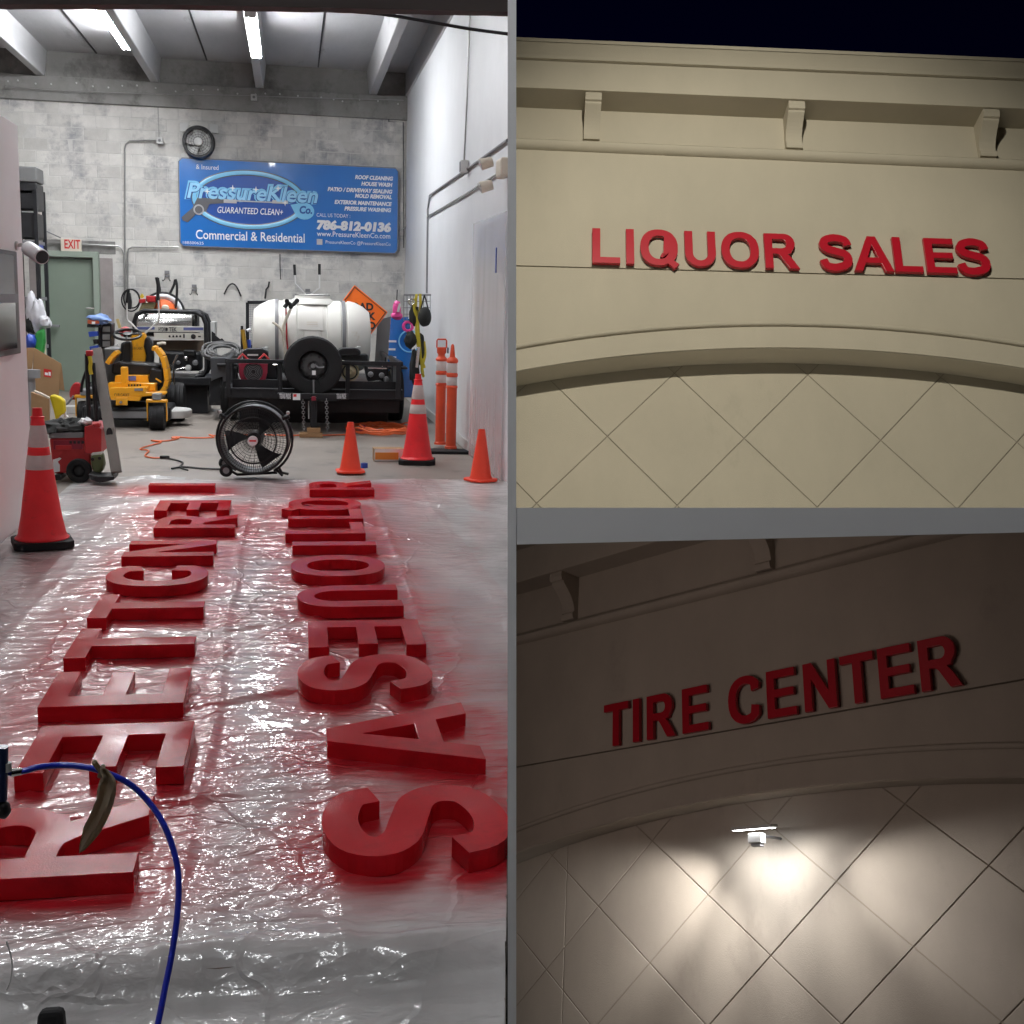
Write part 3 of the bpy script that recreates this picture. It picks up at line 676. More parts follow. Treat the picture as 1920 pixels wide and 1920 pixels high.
wall_letters('TIRECENTER',(-2.664,-2.134,-1.89,-1.285,-.543,.045,.582,1.094,1.596,2.108),.035,.0165,M2,
  lambda c,k:{('T',0):'dark red wall letter T starting the lower sign',('I',0):'dark red wall letter I of the lower sign',('R',0):'dark red wall letter R in the first word of the lower sign',
  ('E',0):'dark red wall letter E ending the first word of the lower sign',('C',0):'dark red wall letter C above the lit wall light',('E',1):'dark red wall letter E right after the C of the lower sign',
  ('N',0):'dark red wall letter N of the lower sign',('T',1):'dark red wall letter T in the second word of the lower sign',('E',2):'dark red wall letter E between the T and the last R of the lower sign',('R',1):'dark red wall letter R ending the lower sign'}[(c,k)],'dark red letters of the lower wall sign',SIGNRED)
# LED wall light under the lower arch
wl=empty('wall_light','small lit white LED wall light under the arch of the dim shop front','wall light',M=M2@Matrix.Translation(V((-.145,-.15,-1.317))*FS))
def pw(mb,nm,mt,**k): mb.xf(SMAT); return mb.build(nm,mt,wl,**k)
tilt=rotx(math.radians(8.7))
pw(MB().box((.02,.02,-.10),(.19,.1,.12)),'junction_box',LGREY,bevel=.01)
pw(MB().box((.03,.02,-.178),(.13,.09,.035)),'sensor',GREYP,bevel=.006)
pw(MB().cyl((.02,.04,-.06),(.02,.53,-.03),.018,10),'arm',GREYP,smooth=True)
pw(MB().box((0,0,.03),(.58,.15,.04),tilt),'lamp_head',LGREY,bevel=.008)
for k in (-1,0,1):
    pw(MB().add([tilt@V((k*.19+a*.085,b*.06,-.0)) +V((0,0,.005)) for a,b in ((-1,-1),(1,-1),(1,1),(-1,1))],[[0,1,2,3]]),'led_strip',LED)
# floodlight that washes the upper front (stands out of the picture, up and in front of the wall)
sp=bpy.data.lights.new('flood_light','SPOT'); sp.energy=2300; sp.color=(1.,.955,.83); sp.spot_size=math.radians(80); sp.spot_blend=.85; sp.shadow_soft_size=.16
so_=bpy.data.objects.new('flood_light',sp); COL.objects.link(so_)
lp=M1@V((-2.0*FS,-8.2,2.55*FS)); tp=M1@V((-.2,0,-.9)); so_.location=lp; so_.rotation_euler=(tp-lp).to_track_quat('-Z','Y').to_euler()
# added slab between the two fronts, carrying on from the divider's cross panel
mb=MB(); zt,zb=-.0089,-.034
pts=[(8*D0/2250+.01,D0+1.0),(1.95,D0+1.0),(8.4,15.6),(.02,15.6)]
mb.prism(pts,-.034,-.0089+.0,lambda u,v,d:V((u,v,d))); mb.build('divider_slab',DIV,par)

def spot(nm,M,p,t,e,col,size,blend,soft):
    l=bpy.data.lights.new(nm,'SPOT'); l.energy=e; l.color=col; l.spot_size=math.radians(size); l.spot_blend=blend; l.shadow_soft_size=soft
    o=bpy.data.objects.new(nm,l); COL.objects.link(o); a=M@(V(p)*FS); b=M@(V(t)*FS); o.location=a; o.rotation_euler=(b-a).to_track_quat('-Z','Y').to_euler(); return o
for sd in (-1,1):
    h=(-.145+sd*.2,-.15,-1.335)
    spot('wall_light_lens',M2,h,(h[0]+sd*.8,.372,-4.0),58,(1.,.97,.94),165,1.,.07)
    for tx,tv,e_,sz in ((4.0,-3.1,330,58),(2.6,-4.7,150,60),(.6,-5.4,60,60)): spot('wall_light_lens',M2,h,(h[0]+sd*tx,.372,tv),e_*(1.9 if sd<0 else 1.1),(1.,.95,.9),sz,1.,.07)
spot('lower_front_fill',M2,(-2.0,-10,-3.),(0,0,.2),480,(1.,.80,.72),75,.7,2.6)  # unseen soft warm fill, added as ambient light for the lower front
# ------------------------------------------------------------------ things in the workshop
class T:
    def __init__(s,name,label,cat,base,group=None):
        s.b=V(base); s.e=empty(name,label,cat,base,group=group); s.M=Matrix.Translation(-s.b)
    def p(s,mb,name,m,parent=None,**k):
        mb.xf(s.M); return mb.build(name,m,parent or s.e,**k)
    def t(s,txt,name,m,loc,size,parent=None,**k):
        return text(txt,name,m,parent or s.e,V(loc)-s.b,size,**k)
def one(name,label,cat,mb,m,base,group=None,**k):
    mb.xf(Matrix.Translation(-V(base))); o=mb.build(name,m,**k); o.location=base; return tag(o,label,cat,group)
FRY=lambda Y,th=.02:(lambda u,v,d:V((u,Y+d,v)))
def pxpoly(pts,Y): return [(lambda q:(q.x,q.z))(at(x,y,Y)) for x,y in pts]
def slab(pts,Y,th): return MB().prism(pxpoly(pts,Y),0,th,lambda u,v,d:V((u,Y+d,v)))
def rodpx(pts,Y,r,n=8,smooth=6):
    q=[at(*(p if len(p)==3 else (p[0],p[1],Y))) for p in pts]
    return MB().tube(bez(q,smooth) if len(q)>2 and smooth else q,r,n)
# --- traffic cones
def big_cone(loc,rz,label,sc_=1.):
    e=empty('traffic_cone',label,'traffic cone',loc,rz,'traffic cones on the plastic sheet'); e.scale=(sc_,)*3
    b=.185; c=.05
    oc=[(-b+c,-b),(b-c,-b),(b,-b+c),(b,b-c),(b-c,b),(-b+c,b),(-b,b-c),(-b,-b+c)]
    MB().prism(oc,0,.05,lambda u,v,d:V((u,v,d))).build('base',RUBBER,e,bevel=.01)
    H=.905; r=lambda z:.148-(z-.055)*(.148-.036)/(H-.1)
    MB().lathe([(.168,.05),(.17,.058),(.158,.066),(.15,.085)]+[(r(z),z) for z in (.2,.4,.6,.75,.80)]+[(.039,.835),(.043,.84),(.043,.85),(.033,.855),(.029,.9),(.031,.905),(.024,.905),(.022,.8)],28).build('cone_body',ORED,e,smooth=True)
    for a,z in ((.51,.602),(.655,.795)):
        MB().lathe([(r(a)+.0005,a),(r(a)+.0025,a+.004),(r(z)+.0025,z-.004),(r(z)+.0005,z)],28).build('reflective_band',REFL,e,smooth=True)
    return e
p=fl(80,1026); big_cone((p.x,p.y,.012),.28,'large traffic cone with two grey bands at the left against the office wall',.935)
p=fl(782,869); big_cone((p.x,p.y,.0),-.12,'large traffic cone with two grey bands in front of the orange delineator posts',.96)
def small_cone(loc,rz,label):
    e=empty('traffic_cone',label,'traffic cone',loc,rz,'traffic cones on the plastic sheet')
    b=.128; c=.045
    oc=[(-b+c,-b),(b-c,-b),(b,-b+c),(b,b-c),(b-c,b),(-b+c,b),(-b,b-c),(-b,-b+c)]
    MB().prism(oc,0,.022,lambda u,v,d:V((u,v,d))).build('base',ORANGE,e,bevel=.008)
    MB().lathe([(.105,.02),(.1,.03),(.092,.045),(.03,.445),(.027,.455),(.02,.455),(.018,.4)],26).build('cone_body',ORANGE,e,smooth=True)
p=fl(657,888); small_cone((p.x,p.y,.014),.05,'small plain orange cone between the drum fan and the cardboard carton')
p=fl(901,904); small_cone((p.x,p.y,.014),.5,'small plain orange cone beside the white wall at the right')
# --- delineator posts
def post(px,py,top,label,kindp):
    b=fl(px,py); e=empty('delineator_post',label,'delineator post',(b.x,b.y,.03),0,'orange delineator posts'); e.scale=(1.05,1.05,1.06)
    r=.052
    pr=[(.062,0),(.062,.02),(r,.03),(r,.60),(.058,.605),(.058,.622),(r,.627),(r,.715),(.058,.72),(.058,.745),(r,.75),(r,.855),(.06,.86),(.06,.875)]
    if kindp: pr+=[(.05,.895),(.028,.91),(.024,.95),(.016,1.02),(.008,1.035),(0,1.037)]
    else: pr+=[(.045,.89),(.036,.905),(.036,.92),(.048,.935),(.05,.985),(.045,.99),(0,.99)]
    MB().lathe(pr,22).build('post_body',POSTO,e,smooth=True)
    for a,z in ((.632,.712),(.755,.85)): MB().lathe([(r,a),(r+.002,a+.003),(r+.002,z-.003),(r,z)],22).build('reflective_band',REFL,e,smooth=True)
    if not kindp:
        MB().tube([(-.05,0,.985),(-.05,0,1.055),(-.04,0,1.07),(.04,0,1.07),(.05,0,1.055),(.05,0,.985)],.0085,8).build('handle',POSTO,e,smooth=True)
        MB().box((.062,-.02,.96),(.012,.03,.06)).build('clip',BLACK,e,bevel=.003)
    return b
b1=post(825,838,0,'orange delineator post with a loop handle and grey bands',0)
b2=post(845,846,0,'orange delineator post with a pointed tip and grey bands',1)
bb=fl(838,850)
mb=MB(); mb.prism([(-.2,-.13),(.24,-.15),(.21,.12),(-.12,.16),(-.24,.06)],0,.03,lambda u,v,d:V((bb.x+u,bb.y+v+.05,d)))
one('rubber_plate','black rubber base plate under the two orange posts','rubber base',mb,RUBBER,(bb.x,bb.y+.05,0),bevel=.008)
# --- drum fan
Y=10.55; c=at(478,822,Y); R=.287
f=T('drum_fan','large black floor drum fan on the far edge of the plastic sheet','fan',(c.x,Y,.012))
rot=rotz(-.07)
def F_(mb): return mb.xf(Matrix.Translation(c)@rot.to_4x4())
f.p(F_(MB().lathe([(R-.012,-.13),(R,-.13),(R+.004,-.12),(R,.13),(R+.004,.12),(R-.012,.14),(R-.014,.1),(R-.012,-.13)],48,(0,0,0),'y')),'shell',mat('fan_shell_grey',(.13,.13,.135),.4),smooth=True)
f.p(F_(MB().torus((0,-.135,0),R,.011,48,8)),'front_ring',BLACK,smooth=True)
f.p(F_(MB().torus((0,.135,0),R,.011,48,8)),'rear_ring',BLACK,smooth=True)
g=f.p(F_(MB().torus((0,-.165,0),R*.68,.006,40,6)),'grille',BLACK,smooth=True)
mb=MB()
for k in range(9): mb.torus((0,-.15-.022*(1-abs(k-3)/5),0),R*(.2+.085*k),.0017,40,4)
F_(mb); mb.xf(f.M); kind(mb.build('grille_ring',BLACK,g),'stuff')
mb=MB()
for k in range(84):
    a=2*PI*k/84; ca,sa=math.cos(a),math.sin(a)
    mb.tube([(R*.17*ca,-.176,R*.17*sa),(R*.6*ca,-.170,R*.6*sa),(R*.99*ca,-.138,R*.99*sa)],.002,3,cap=False)
F_(mb); mb.xf(f.M); kind(mb.build('grille_wire',BLACK,g),'stuff')
mb=MB()
for k in range(30):
    a=2*PI*k/30; ca,sa=math.cos(a),math.sin(a); mb.tube([(.06*ca,.14,.06*sa),(R*.99*ca,.14,R*.99*sa)],.002,3,cap=False)
F_(mb); f.p(mb,'rear_grille',BLACK)
for k in range(3):
    mb=MB(); a0=2*PI*k/3+.9; vs=[]
    for i in range(7):
        rr=.05+(R-.075)*i/6
        for s in (-1,1):
            wv=.52*(.55+.5*i/6)/ (1+.45*i/6); a=a0+s*wv+.25*i/6
            vs.append((rr*math.cos(a),.0+s*.045,rr*math.sin(a)))
    n=len(vs); vs+= [(x,y+.004,z) for x,y,z in vs]
    fs=[]
    for i in range(6):
        q=2*i; fs+= [[q,q+1,q+3,q+2],[n+q+2,n+q+3,n+q+1,n+q],[q,q+2,n+q+2,n+q],[q+1,n+q+1,n+q+3,q+3]]
    fs+=[[0,n,n+1,1],[12,13,n+13,n+12]]
    f.p(F_(MB().add(vs,fs)),'blade',BLKMET,smooth=True)
f.p(F_(MB().lathe([(0,-.06),(.055,-.05),(.07,.03),(.07,.1),(0,.1)],20,(0,0,0),'y')),'motor',BLACK,smooth=True)
hb=f.p(F_(MB().lathe([(0,-.186),(.036,-.185),(.042,-.178),(.042,-.17),(0,-.17)],24,(0,0,0),'y')),'hub_badge',PWHITE,smooth=True)
f.p(F_(MB().box((0,-.187,0),(.056,.003,.014))),'badge_print',PRED,hb)
fr=[(R+.034)*V((math.cos(a),0,math.sin(a))) for a in [math.radians(d) for d in range(-60,241,10)]]
f.p(F_(MB().tube([p+V((0,-.02,0)) for p in fr],.011,8)),'carry_frame',BLACK,smooth=True)
for s in (-1,1):
    f.p(F_(MB().cyl((s*(R+.0)*.82,-.02,R*.62),(s*(R+.055)*.86,-.02,R*.70),.02,10)),'pivot_bracket',BLACK)
    f.p(F_(MB().lathe([(0,-.016),(.014,-.012),(.016,.008),(0,.012)],12,(s*(R+.03)*.90,-.045,R*.80),'y')),'knob',LGREY,smooth=True)
for (px,py,rr,yy) in ((424,882,.055,-.1),(421,868,.05,.12)):
    q=at(px,py,Y+yy); w_=f.p(MB().torus(q,rr-.016,.017,24,8,'y'),'wheel',RUBBER,smooth=True)
    f.p(MB().lathe([(0,-.012),(.03,-.012),(.036,0),(.03,.012),(0,.012)],18,q,'y'),'rim',GREYP,w_,smooth=True)
for pts in (((516,878),(530,892)),((522,874),(528,886),(541,889))):
    f.p(rodpx(pts,Y-.03,.012,8,0),'foot',BLACK,smooth=True)
f.p(rodpx(((418,874),(445,890),(520,886)),Y+.05,.012,8,0),'floor_bar',BLACK,smooth=True)
# --- wall fan on the back wall
Y=19.82; c=at(372,266,Y); R=.243
f=T('wall_fan','round black exhaust fan with a bright hub high on the block wall','fan',(c.x,Y,c.z))
for sx in (-1,1):
    for sz in (-1,1):
        f.p(MB().box(c+V((sx*.225,.2,sz*.235)),(.13,.012,.13)),'mounting_tab',LGREY,bevel=.004)
f.p(MB().lathe([(R-.045,-.03),(R-.01,-.035),(R,-.02),(R+.005,.12),(R-.02,.14),(R-.05,.1),(R-.045,-.03)],44,c,'y'),'housing',BLACK,smooth=True)
f.p(MB().lathe([(0,.1),(R-.03,.1),(R-.03,.11),(0,.11)],40,c,'y'),'back_plate',LGREY)
for k in range(5):
    a=2*PI*k/5+.4; rm=Matrix.Rotation(-a,3,'Y')
    f.p(MB().box(c+V((0,.05,0))+rm@V((R*.5,0,0)),(R*.72,.012,.15),rm@rotx(.5)),'blade',LGREY,bevel=.004)
mb=MB()
for k in range(5): mb.torus(c+V((0,-.035,0)),R*(.3+.15*k),.0025,36,4)
for k in range(16):
    a=2*PI*k/16; mb.tube([c+V((.06*math.cos(a),-.035,.06*math.sin(a))),c+V((R*.92*math.cos(a),-.035,R*.92*math.sin(a)))],.0025,3,cap=False)
f.p(mb,'guard',BLACK)
f.p(MB().lathe([(0,-.07),(.03,-.068),(.06,-.05),(.066,-.03),(.066,.05),(0,.05)],22,c,'y'),'hub',LGREY,smooth=True)
# --- blue advertising banner
Y=20.0
q=[at(335,300,Y),at(749,312,Y),at(743,472,Y),at(336,464,Y)]
x0,x1,z0,z1=q[0].x,(q[1].x+q[2].x)/2,(q[2].z+q[3].z)/2,(q[0].z+q[1].z)/2
bt=T('advertising_banner','wide blue pressure washing advertising banner on the block wall','banner',((x0+x1)/2,Y,z0))
ang=0.
mb=MB(); mb.prism([(x0+.05,z0),(x1-.05,z0),(x1,z0+.05),(x1,z1-.05),(x1-.05,z1),(x0+.05,z1),(x0,z1-.05),(x0,z0+.05)],Y,Y+.045,lambda u,v,d:V((u,d,v)))
bt.p(mb,'board',BANB,bevel=.006)
mb=MB(); pts=[(x0+.05,z0),(x1-.05,z0),(x1,z0+.05),(x1,z1-.05),(x1-.05,z1),(x0+.05,z1),(x0,z1-.05),(x0,z0+.05)]
mb.tube([V((a,Y+.01,b)) for a,b in pts],.012,6,closed=True); bt.p(mb,'rim',GREYP)
bx=lambda px:x0+(px-335)/410*(x1-x0)
bz=lambda py,px=540:z1-(py-300-(px-335)*.0275)/166*(z1-z0)
YT=Y-.004
def btext(s,nm,px,py,size,wpx,m=PWHITE,sh=0.,bold=0.,al='LEFT',y=YT): 
    return bt.t(s,nm,m,(bx(px),y,bz(py,px)),size,width=wpx/410*(x1-x0),shear=sh,bold=bold,align=al)
def ell(cx_,cz,rx,rz,r,m,nm,y,squash=.35):
    mb=MB(); n=56; pts=[V((cx_+rx*math.cos(2*PI*i/n),y,cz+rz*math.sin(2*PI*i/n))) for i in range(n)]
    mb.tube(pts,r,6,closed=True); mb.xf(Matrix.Translation((0,y,0))@Matrix.Diagonal((1,.15,1,1))@Matrix.Translation((0,-y,0))); return bt.p(mb,nm,m,smooth=True)
cx_,cz=bx(463),bz(377,463); sx=(x1-x0)/410
mb=MB(); mb.prism([(cx_+100*sx*math.cos(2*PI*i/48),cz+48*sx*math.sin(2*PI*i/48)) for i in range(48)],Y-.0035,Y-.0005,lambda u,v,d:V((u,d,v))); bt.p(mb,'oval_field',BAND)
ell(cx_,cz,101*sx,50*sx,.045,PGREY,'oval_outline',Y-.004)
ell(cx_,cz,101*sx,50*sx,.030,SKYB,'oval_ring',Y-.008)
btext('PressureKleen','logo_outline',345,374,.345,248,SKYB,.22,.026,y=Y-.010)
btext('PressureKleen','logo_shadow',346,375,.33,246,BAND,.22,.014,y=Y-.013)
btext('PressureKleen','logo_word',347,374,.325,243,mat('logo_light_blue',(.32,.66,.92),.25),.22,.006,y=Y-.016)
btext('GUARANTEED CLEAN+','tagline',403,402,.135,122,sh=.2,bold=.001,y=Y-.012)
gm=MB().prism([(bx(a),bz(b,a)) for a,b in ((368,374),(416,376),(416,384),(390,386),(384,399),(375,402),(366,404),(350,421),(341,418),(338,412),(358,394))],Y-.0165,Y-.006,lambda u,v,d:V((u,d,v)))
bt.p(gm,'spray_gun',PGREY,bevel=.003)
bt.p(MB().torus((bx(370),Y-.017,bz(397,370)),.07,.012,20,6),'trigger_guard',PLGREY)
for a,b,h in ((416,440,7),(440,506,2.2),(506,535,6)): bt.p(MB().box((bx((a+b)/2),Y-.013,bz(380,(a+b)/2)+.0),((b-a)*sx,.007,h*sx)),'lance',PLGREY,bevel=.002)
dp=[(bx(540),bz(385,540)),(bx(556),bz(382,556))]+[(bx(566)+19*sx*math.cos(a),bz(397,566)+16*sx*math.sin(a)) for a in [math.radians(70-i*20) for i in range(13)]]
bt.p(MB().prism(dp,Y-.016,Y-.006,lambda u,v,d:V((u,d,v))),'water_drop',SKYB,bevel=.004)
btext('Co.','drop_text',556,401,.16,24,BAND,.15,.006,y=Y-.019)
btext('Commercial & Residential','bottom_line',363,452,.20,203,bold=.002)
btext('& Insured','corner_text',366,320,.105,41)
for i,(s,px,py,wd) in enumerate((('ROOF CLEANING',662,333,73),('HOUSE WASH',674,345.5,60),('PATIO / DRIVEWAY SEALING',610,357,124),('MOLD REMOVAL',662,369,71),('EXTERIOR MAINTENANCE',623,381.5,110),('PRESSURE WASHING',642,394,90))): btext(s,'service_line',px,py,.083,wd,sh=.2,bold=.004)
btext('CALL US TODAY :','call_line',589,407,.082,64)
btext('786-812-0136','phone_number',589,430.5,.185,143,sh=.12,bold=.012)
btext('www.PressureKleenCo.com','web_address',590,444.5,.115,141,bold=.001)
btext('PressureKleenCo @PressureKleenCo','social_line',606,459,.075,125)
bt.p(MB().box((bx(595),Y-.003,bz(456,595)),(.09,.004,.09)),'social_icon',PLGREY)
btext('18BS00625','licence_number',338,462,.06,38)
for a,b in ((386,362),(433,355),(476,357),(517,354),(530,382)): 
    mb=MB(); X_,Z_=bx(a),bz(b,a); s_=.05; mb.prism([(X_,Z_+s_),(X_+s_*.2,Z_+s_*.2),(X_+s_,Z_),(X_+s_*.2,Z_-s_*.2),(X_,Z_-s_),(X_-s_*.2,Z_-s_*.2),(X_-s_,Z_),(X_-s_*.2,Z_+s_*.2)],Y-.022,Y-.019,lambda u,v,d:V((u,d,v))); bt.p(mb,'sparkle',PWHITE)
# --- exit sign, door
Y=19.96; a,b=at(113,447,Y),at(152,472,Y)
e=T('exit_sign','cream EXIT sign with red letters above the green door','exit sign',((a.x+b.x)/2,Y,b.z))
e.p(MB().box(((a.x+b.x)/2,Y+.05,(a.z+b.z)/2),(b.x-a.x,.1,a.z-b.z)),'case',CREAM,bevel=.008)
e.t('EXIT','lettering',PRED,(a.x+.052,Y-.004,b.z+.045),.19,width=.235,bold=.004)
d0,d1=at(80,500,YB),at(187,500,YB); xa,xb=d0.x,d1.x
YB0=YB; YB=YB-.085
dr=T('steel_door','closed green steel door in the block wall below the exit sign','door',((xa+xb)/2,YB,0))
for x in (xa+.04,xb-.04): dr.p(MB().box((x,YB+.02,1.05),(.09,.17,2.1)),'frame_jamb',GREENF,bevel=.006)
dr.p(MB().box(((xa+xb)/2,YB+.02,2.14),(xb-xa,.17,.09)),'frame_head',GREENF,bevel=.006)
lf=dr.p(MB().box(((xa+xb)/2,YB+.07,1.04),(xb-xa-.17,.045,2.07)),'leaf',GREEN,bevel=.004)
q=at(170,578,YB); dr.p(MB().tube([q+V((.06,.03,0)),q+V((.06,-.03,0)),q+V((-.06,-.035,0))],.014,8),'lever_handle',STEEL,lf,smooth=True)
q=at(98,611,YB-.05); dr.p(MB().box(q,(.22,.06,.04)),'push_bar',GREYP,lf,bevel=.01); YB=YB0
# --- conduits, boxes and cables on the back wall
Y=20.03
def conduit(pts,label,r=.013,Yc=Y,m=GALV,name='conduit',cat='conduit',sm=0):
    q=[at(x,y,Yc) for x,y in pts]; mb=MB().tube(bez(q,sm) if sm else q,r,8)
    return one(name,label,cat,mb,m,q[-1],'pipes and wires on the block wall',smooth=True)
conduit([(234,560),(234,280),(236,271),(243,264),(293,263)],'thin conduit rising left of the banner and bending into a small box')
conduit([(239,575),(239,475),(241,467),(248,463),(334,463)],'conduit bending right toward the lower left banner corner')
conduit([(234,575),(233,478),(229,467),(222,461),(152,458)],'conduit running from the exit sign and bending down beside the door')
conduit([(113,455),(68,457)],'short conduit left of the exit sign')
conduit([(298,257),(296,195),(291,160)],'pair of thin drop wires above the small box left of the banner',.006)
conduit([(10,163),(150,172),(290,176),(470,179)],'thin wire running along the concrete beam to the ceiling box',.006,19.9)
conduit([(480,180),(600,184),(757,188)],'thin wire running along the concrete beam right of the ceiling box',.006,19.9)
conduit([(730,190),(729,228),(756,229),(757,465)],'black cable dropping down the corner of the block wall',.008,m=BLACK)
conduit([(68,428),(75,428),(114,446)],'grey cable sloping down to the exit sign',.009,m=GREYP)
conduit([(749,432),(770,422),(800,410)],'short pipe angling from the banner corner to the wall',.01,m=GALV)
for (px,py,s,lab) in ((299,263,.095,'small grey junction box with a dial left of the exhaust fan'),(476,182,.095,'small pale box on the concrete beam under the middle light')):
    c=at(px,py,19.93); t=T('junction_box',lab,'electrical box',c); t.p(MB().box(c+V((0,.05,0)),(s,.09,s)),'case',LGREY,bevel=.006); t.p(MB().lathe([(0,-.012),(.02,-.01),(.022,0),(0,0)],12,c,'y'),'knob',GREYP)
# --- wall hooks and hung tool handles on the block wall
def hook(px,py,lab):
    t=T('wall_hook',lab,'hook',at(px,py,20.03),'metal utility hooks on the block wall')
    z=at(px,py,20.03); 
    t.p(MB().box(z+V((0,.015,.03)),(.075,.012,.05)),'plate',GREYP,bevel=.003)
    t.p(MB().box(z+V((0,.015,-.03)),(.075,.012,.03)),'plate_lower',GREYP,bevel=.003)
    for s in (-1,1): t.p(MB().tube([z+V((s*.03,.01,-.03)),z+V((s*.035,-.03,-.08)),z+V((s*.055,-.1,-.11)),z+V((s*.06,-.12,-.09))],.006,6),'prong',BLACK,smooth=True)
hook(313,514,'empty metal wall hook above the backpack blower'); hook(364,540,'empty metal wall hook right of the backpack blower'); hook(577,548,'metal wall hook above the middle of the white tank')
conduit([(420,552),(428,537),(436,532),(444,538),(452,556)],'black U-shaped tool holder on the block wall',.012,m=BLACK,name='tool_holder',cat='tool holder',sm=5)
conduit([(525,476),(525,492),(526,524)],'thin black strap hanging below the banner',.007,m=BLACK,name='hanging_strap',cat='strap')
conduit([(497,560),(499,543),(503,538),(505,528)],'small black sprayer nozzle hung left of the tank',.014,m=BLACK,name='spray_nozzle',cat='nozzle')
t=T('handle_bars','chrome push handle with two black grips above the tank','handle',at(577,552,18.6))
t.p(rodpx(((553,516),(554,532),(573,552)),18.6,.012,8,0),'left_tube',CHROME,smooth=True); t.p(rodpx(((599,515),(599,540),(583,552)),18.6,.012,8,0),'right_tube',CHROME,smooth=True)
for a in (((552,496),(553,516)),((599,495),(599,515))): t.p(rodpx(a,18.6,.021,10,0),'grip',BLACK,smooth=True)
# --- things on the right wall
XW=XR-.02
def wallpipe(pts,label,r=.014,m=GALV,name='conduit'):
    q=[wx(x,y,XW) for x,y in pts]; return one(name,label,'conduit',MB().tube(q,r,8),m,q[-1],'pipes on the white wall',smooth=True)
wallpipe([(881,28),(876,180),(870,308)],'thin vertical conduit high on the white wall',.009)
wallpipe([(951,263),(872,320),(806,366),(802,392),(800,550)],'grey conduit sloping along the white wall, then dropping to the floor level',.013,GREYP)
wallpipe([(935,324),(870,366),(802,406)],'lower thin pipe parallel to the sloping grey conduit on the white wall',.011)
c=wx(870,313,XW-.03); t=T('junction_box','small grey junction box on the white wall at the conduit crossing','electrical box',c); t.p(MB().box(c,(.08,.12,.13)),'case',LGREY,bevel=.006); t.p(MB().box(c+V((-.042,0,0)),(.008,.09,.1)),'cover',GREYP,bevel=.003)
c=wx(940,315,XW-.06); t=T('emergency_light','cream twin-head emergency light at the end of the white wall','emergency light',c)
t.p(MB().box(c+V((.02,.02,.0)),(.09,.26,.16)),'case',CREAM,bevel=.02)
for d in (V((-.09,.18,.07)),V((-.1,.10,-.13))):
    h=t.p(MB().cyl(c+d+V((.04,0,0)),c+d+V((-.06,.0,-.03)),.042,18,.05),'lamp_head',CREAM,smooth=True); t.p(MB().cyl(c+d+V((-.06,0,-.03)),c+d+V((-.068,0,-.034)),.045,18),'lens',LGREY,h)
mb=MB(); ys=[10.35+.07*i for i in range(28)]; zs=[.0+.09*i for i in range(27)]; vs=[]
for y in ys:
    for z in zs: vs.append((XW-.006-.022*abs(noise.noise(V((y*5.5,z*.35,2))))-.03*math.exp(-((y-12.25)/.06)**2)*.3,y,z))
nz_=len(zs); mb.add(vs,[[i*nz_+j,i*nz_+j+1,(i+1)*nz_+j+1,(i+1)*nz_+j] for i in range(len(ys)-1) for j in range(nz_-1)])
SHW=mat('hung_plastic',(.72,.70,.70),.25,alpha=.55,spec=.6)
nt=SHW.node_tree; g_=nt.nodes.new('ShaderNodeNewGeometry'); sx_=nt.nodes.new('ShaderNodeSeparateXYZ'); nt.links.new(g_.outputs['Position'],sx_.inputs[0])
mr_=nt.nodes.new('ShaderNodeMapRange'); mr_.inputs[1].default_value=1.25; mr_.inputs[2].default_value=.1; mr_.inputs[3].default_value=0; mr_.inputs[4].default_value=.75; nt.links.new(sx_.outputs['Z'],mr_.inputs[0])
no_=nt.nodes.new('ShaderNodeTexNoise'); no_.inputs['Scale'].default_value=2.2; no_.inputs['Detail'].default_value=6; nt.links.new(g_.outputs['Position'],no_.inputs[0])
mu_=nt.nodes.new('ShaderNodeMath'); mu_.operation='MULTIPLY'; nt.links.new(mr_.outputs[0],mu_.inputs[0]); nt.links.new(no_.outputs[0],mu_.inputs[1])
mx_=nt.nodes.new('ShaderNodeMix'); mx_.data_type='RGBA'; mx_.inputs[6].default_value=(.74,.72,.72,1); mx_.inputs[7].default_value=(.62,.10,.11,1); nt.links.new(mu_.outputs[0],mx_.inputs[0]); nt.links.new(mx_.outputs[2],nt.nodes['Principled BSDF'].inputs['Base Color'])
o=one('wall_sheeting','clear plastic sheeting taped to the white wall behind the small cone','plastic sheet',mb,SHW,(XW,11.2,0),smooth=True)
kindless=wx(930,488,XW-.03); one('tape_strip','short strip of blue tape holding the wall sheeting','tape',MB().box(kindless,(.008,.03,.22)),BLUE,kindless)
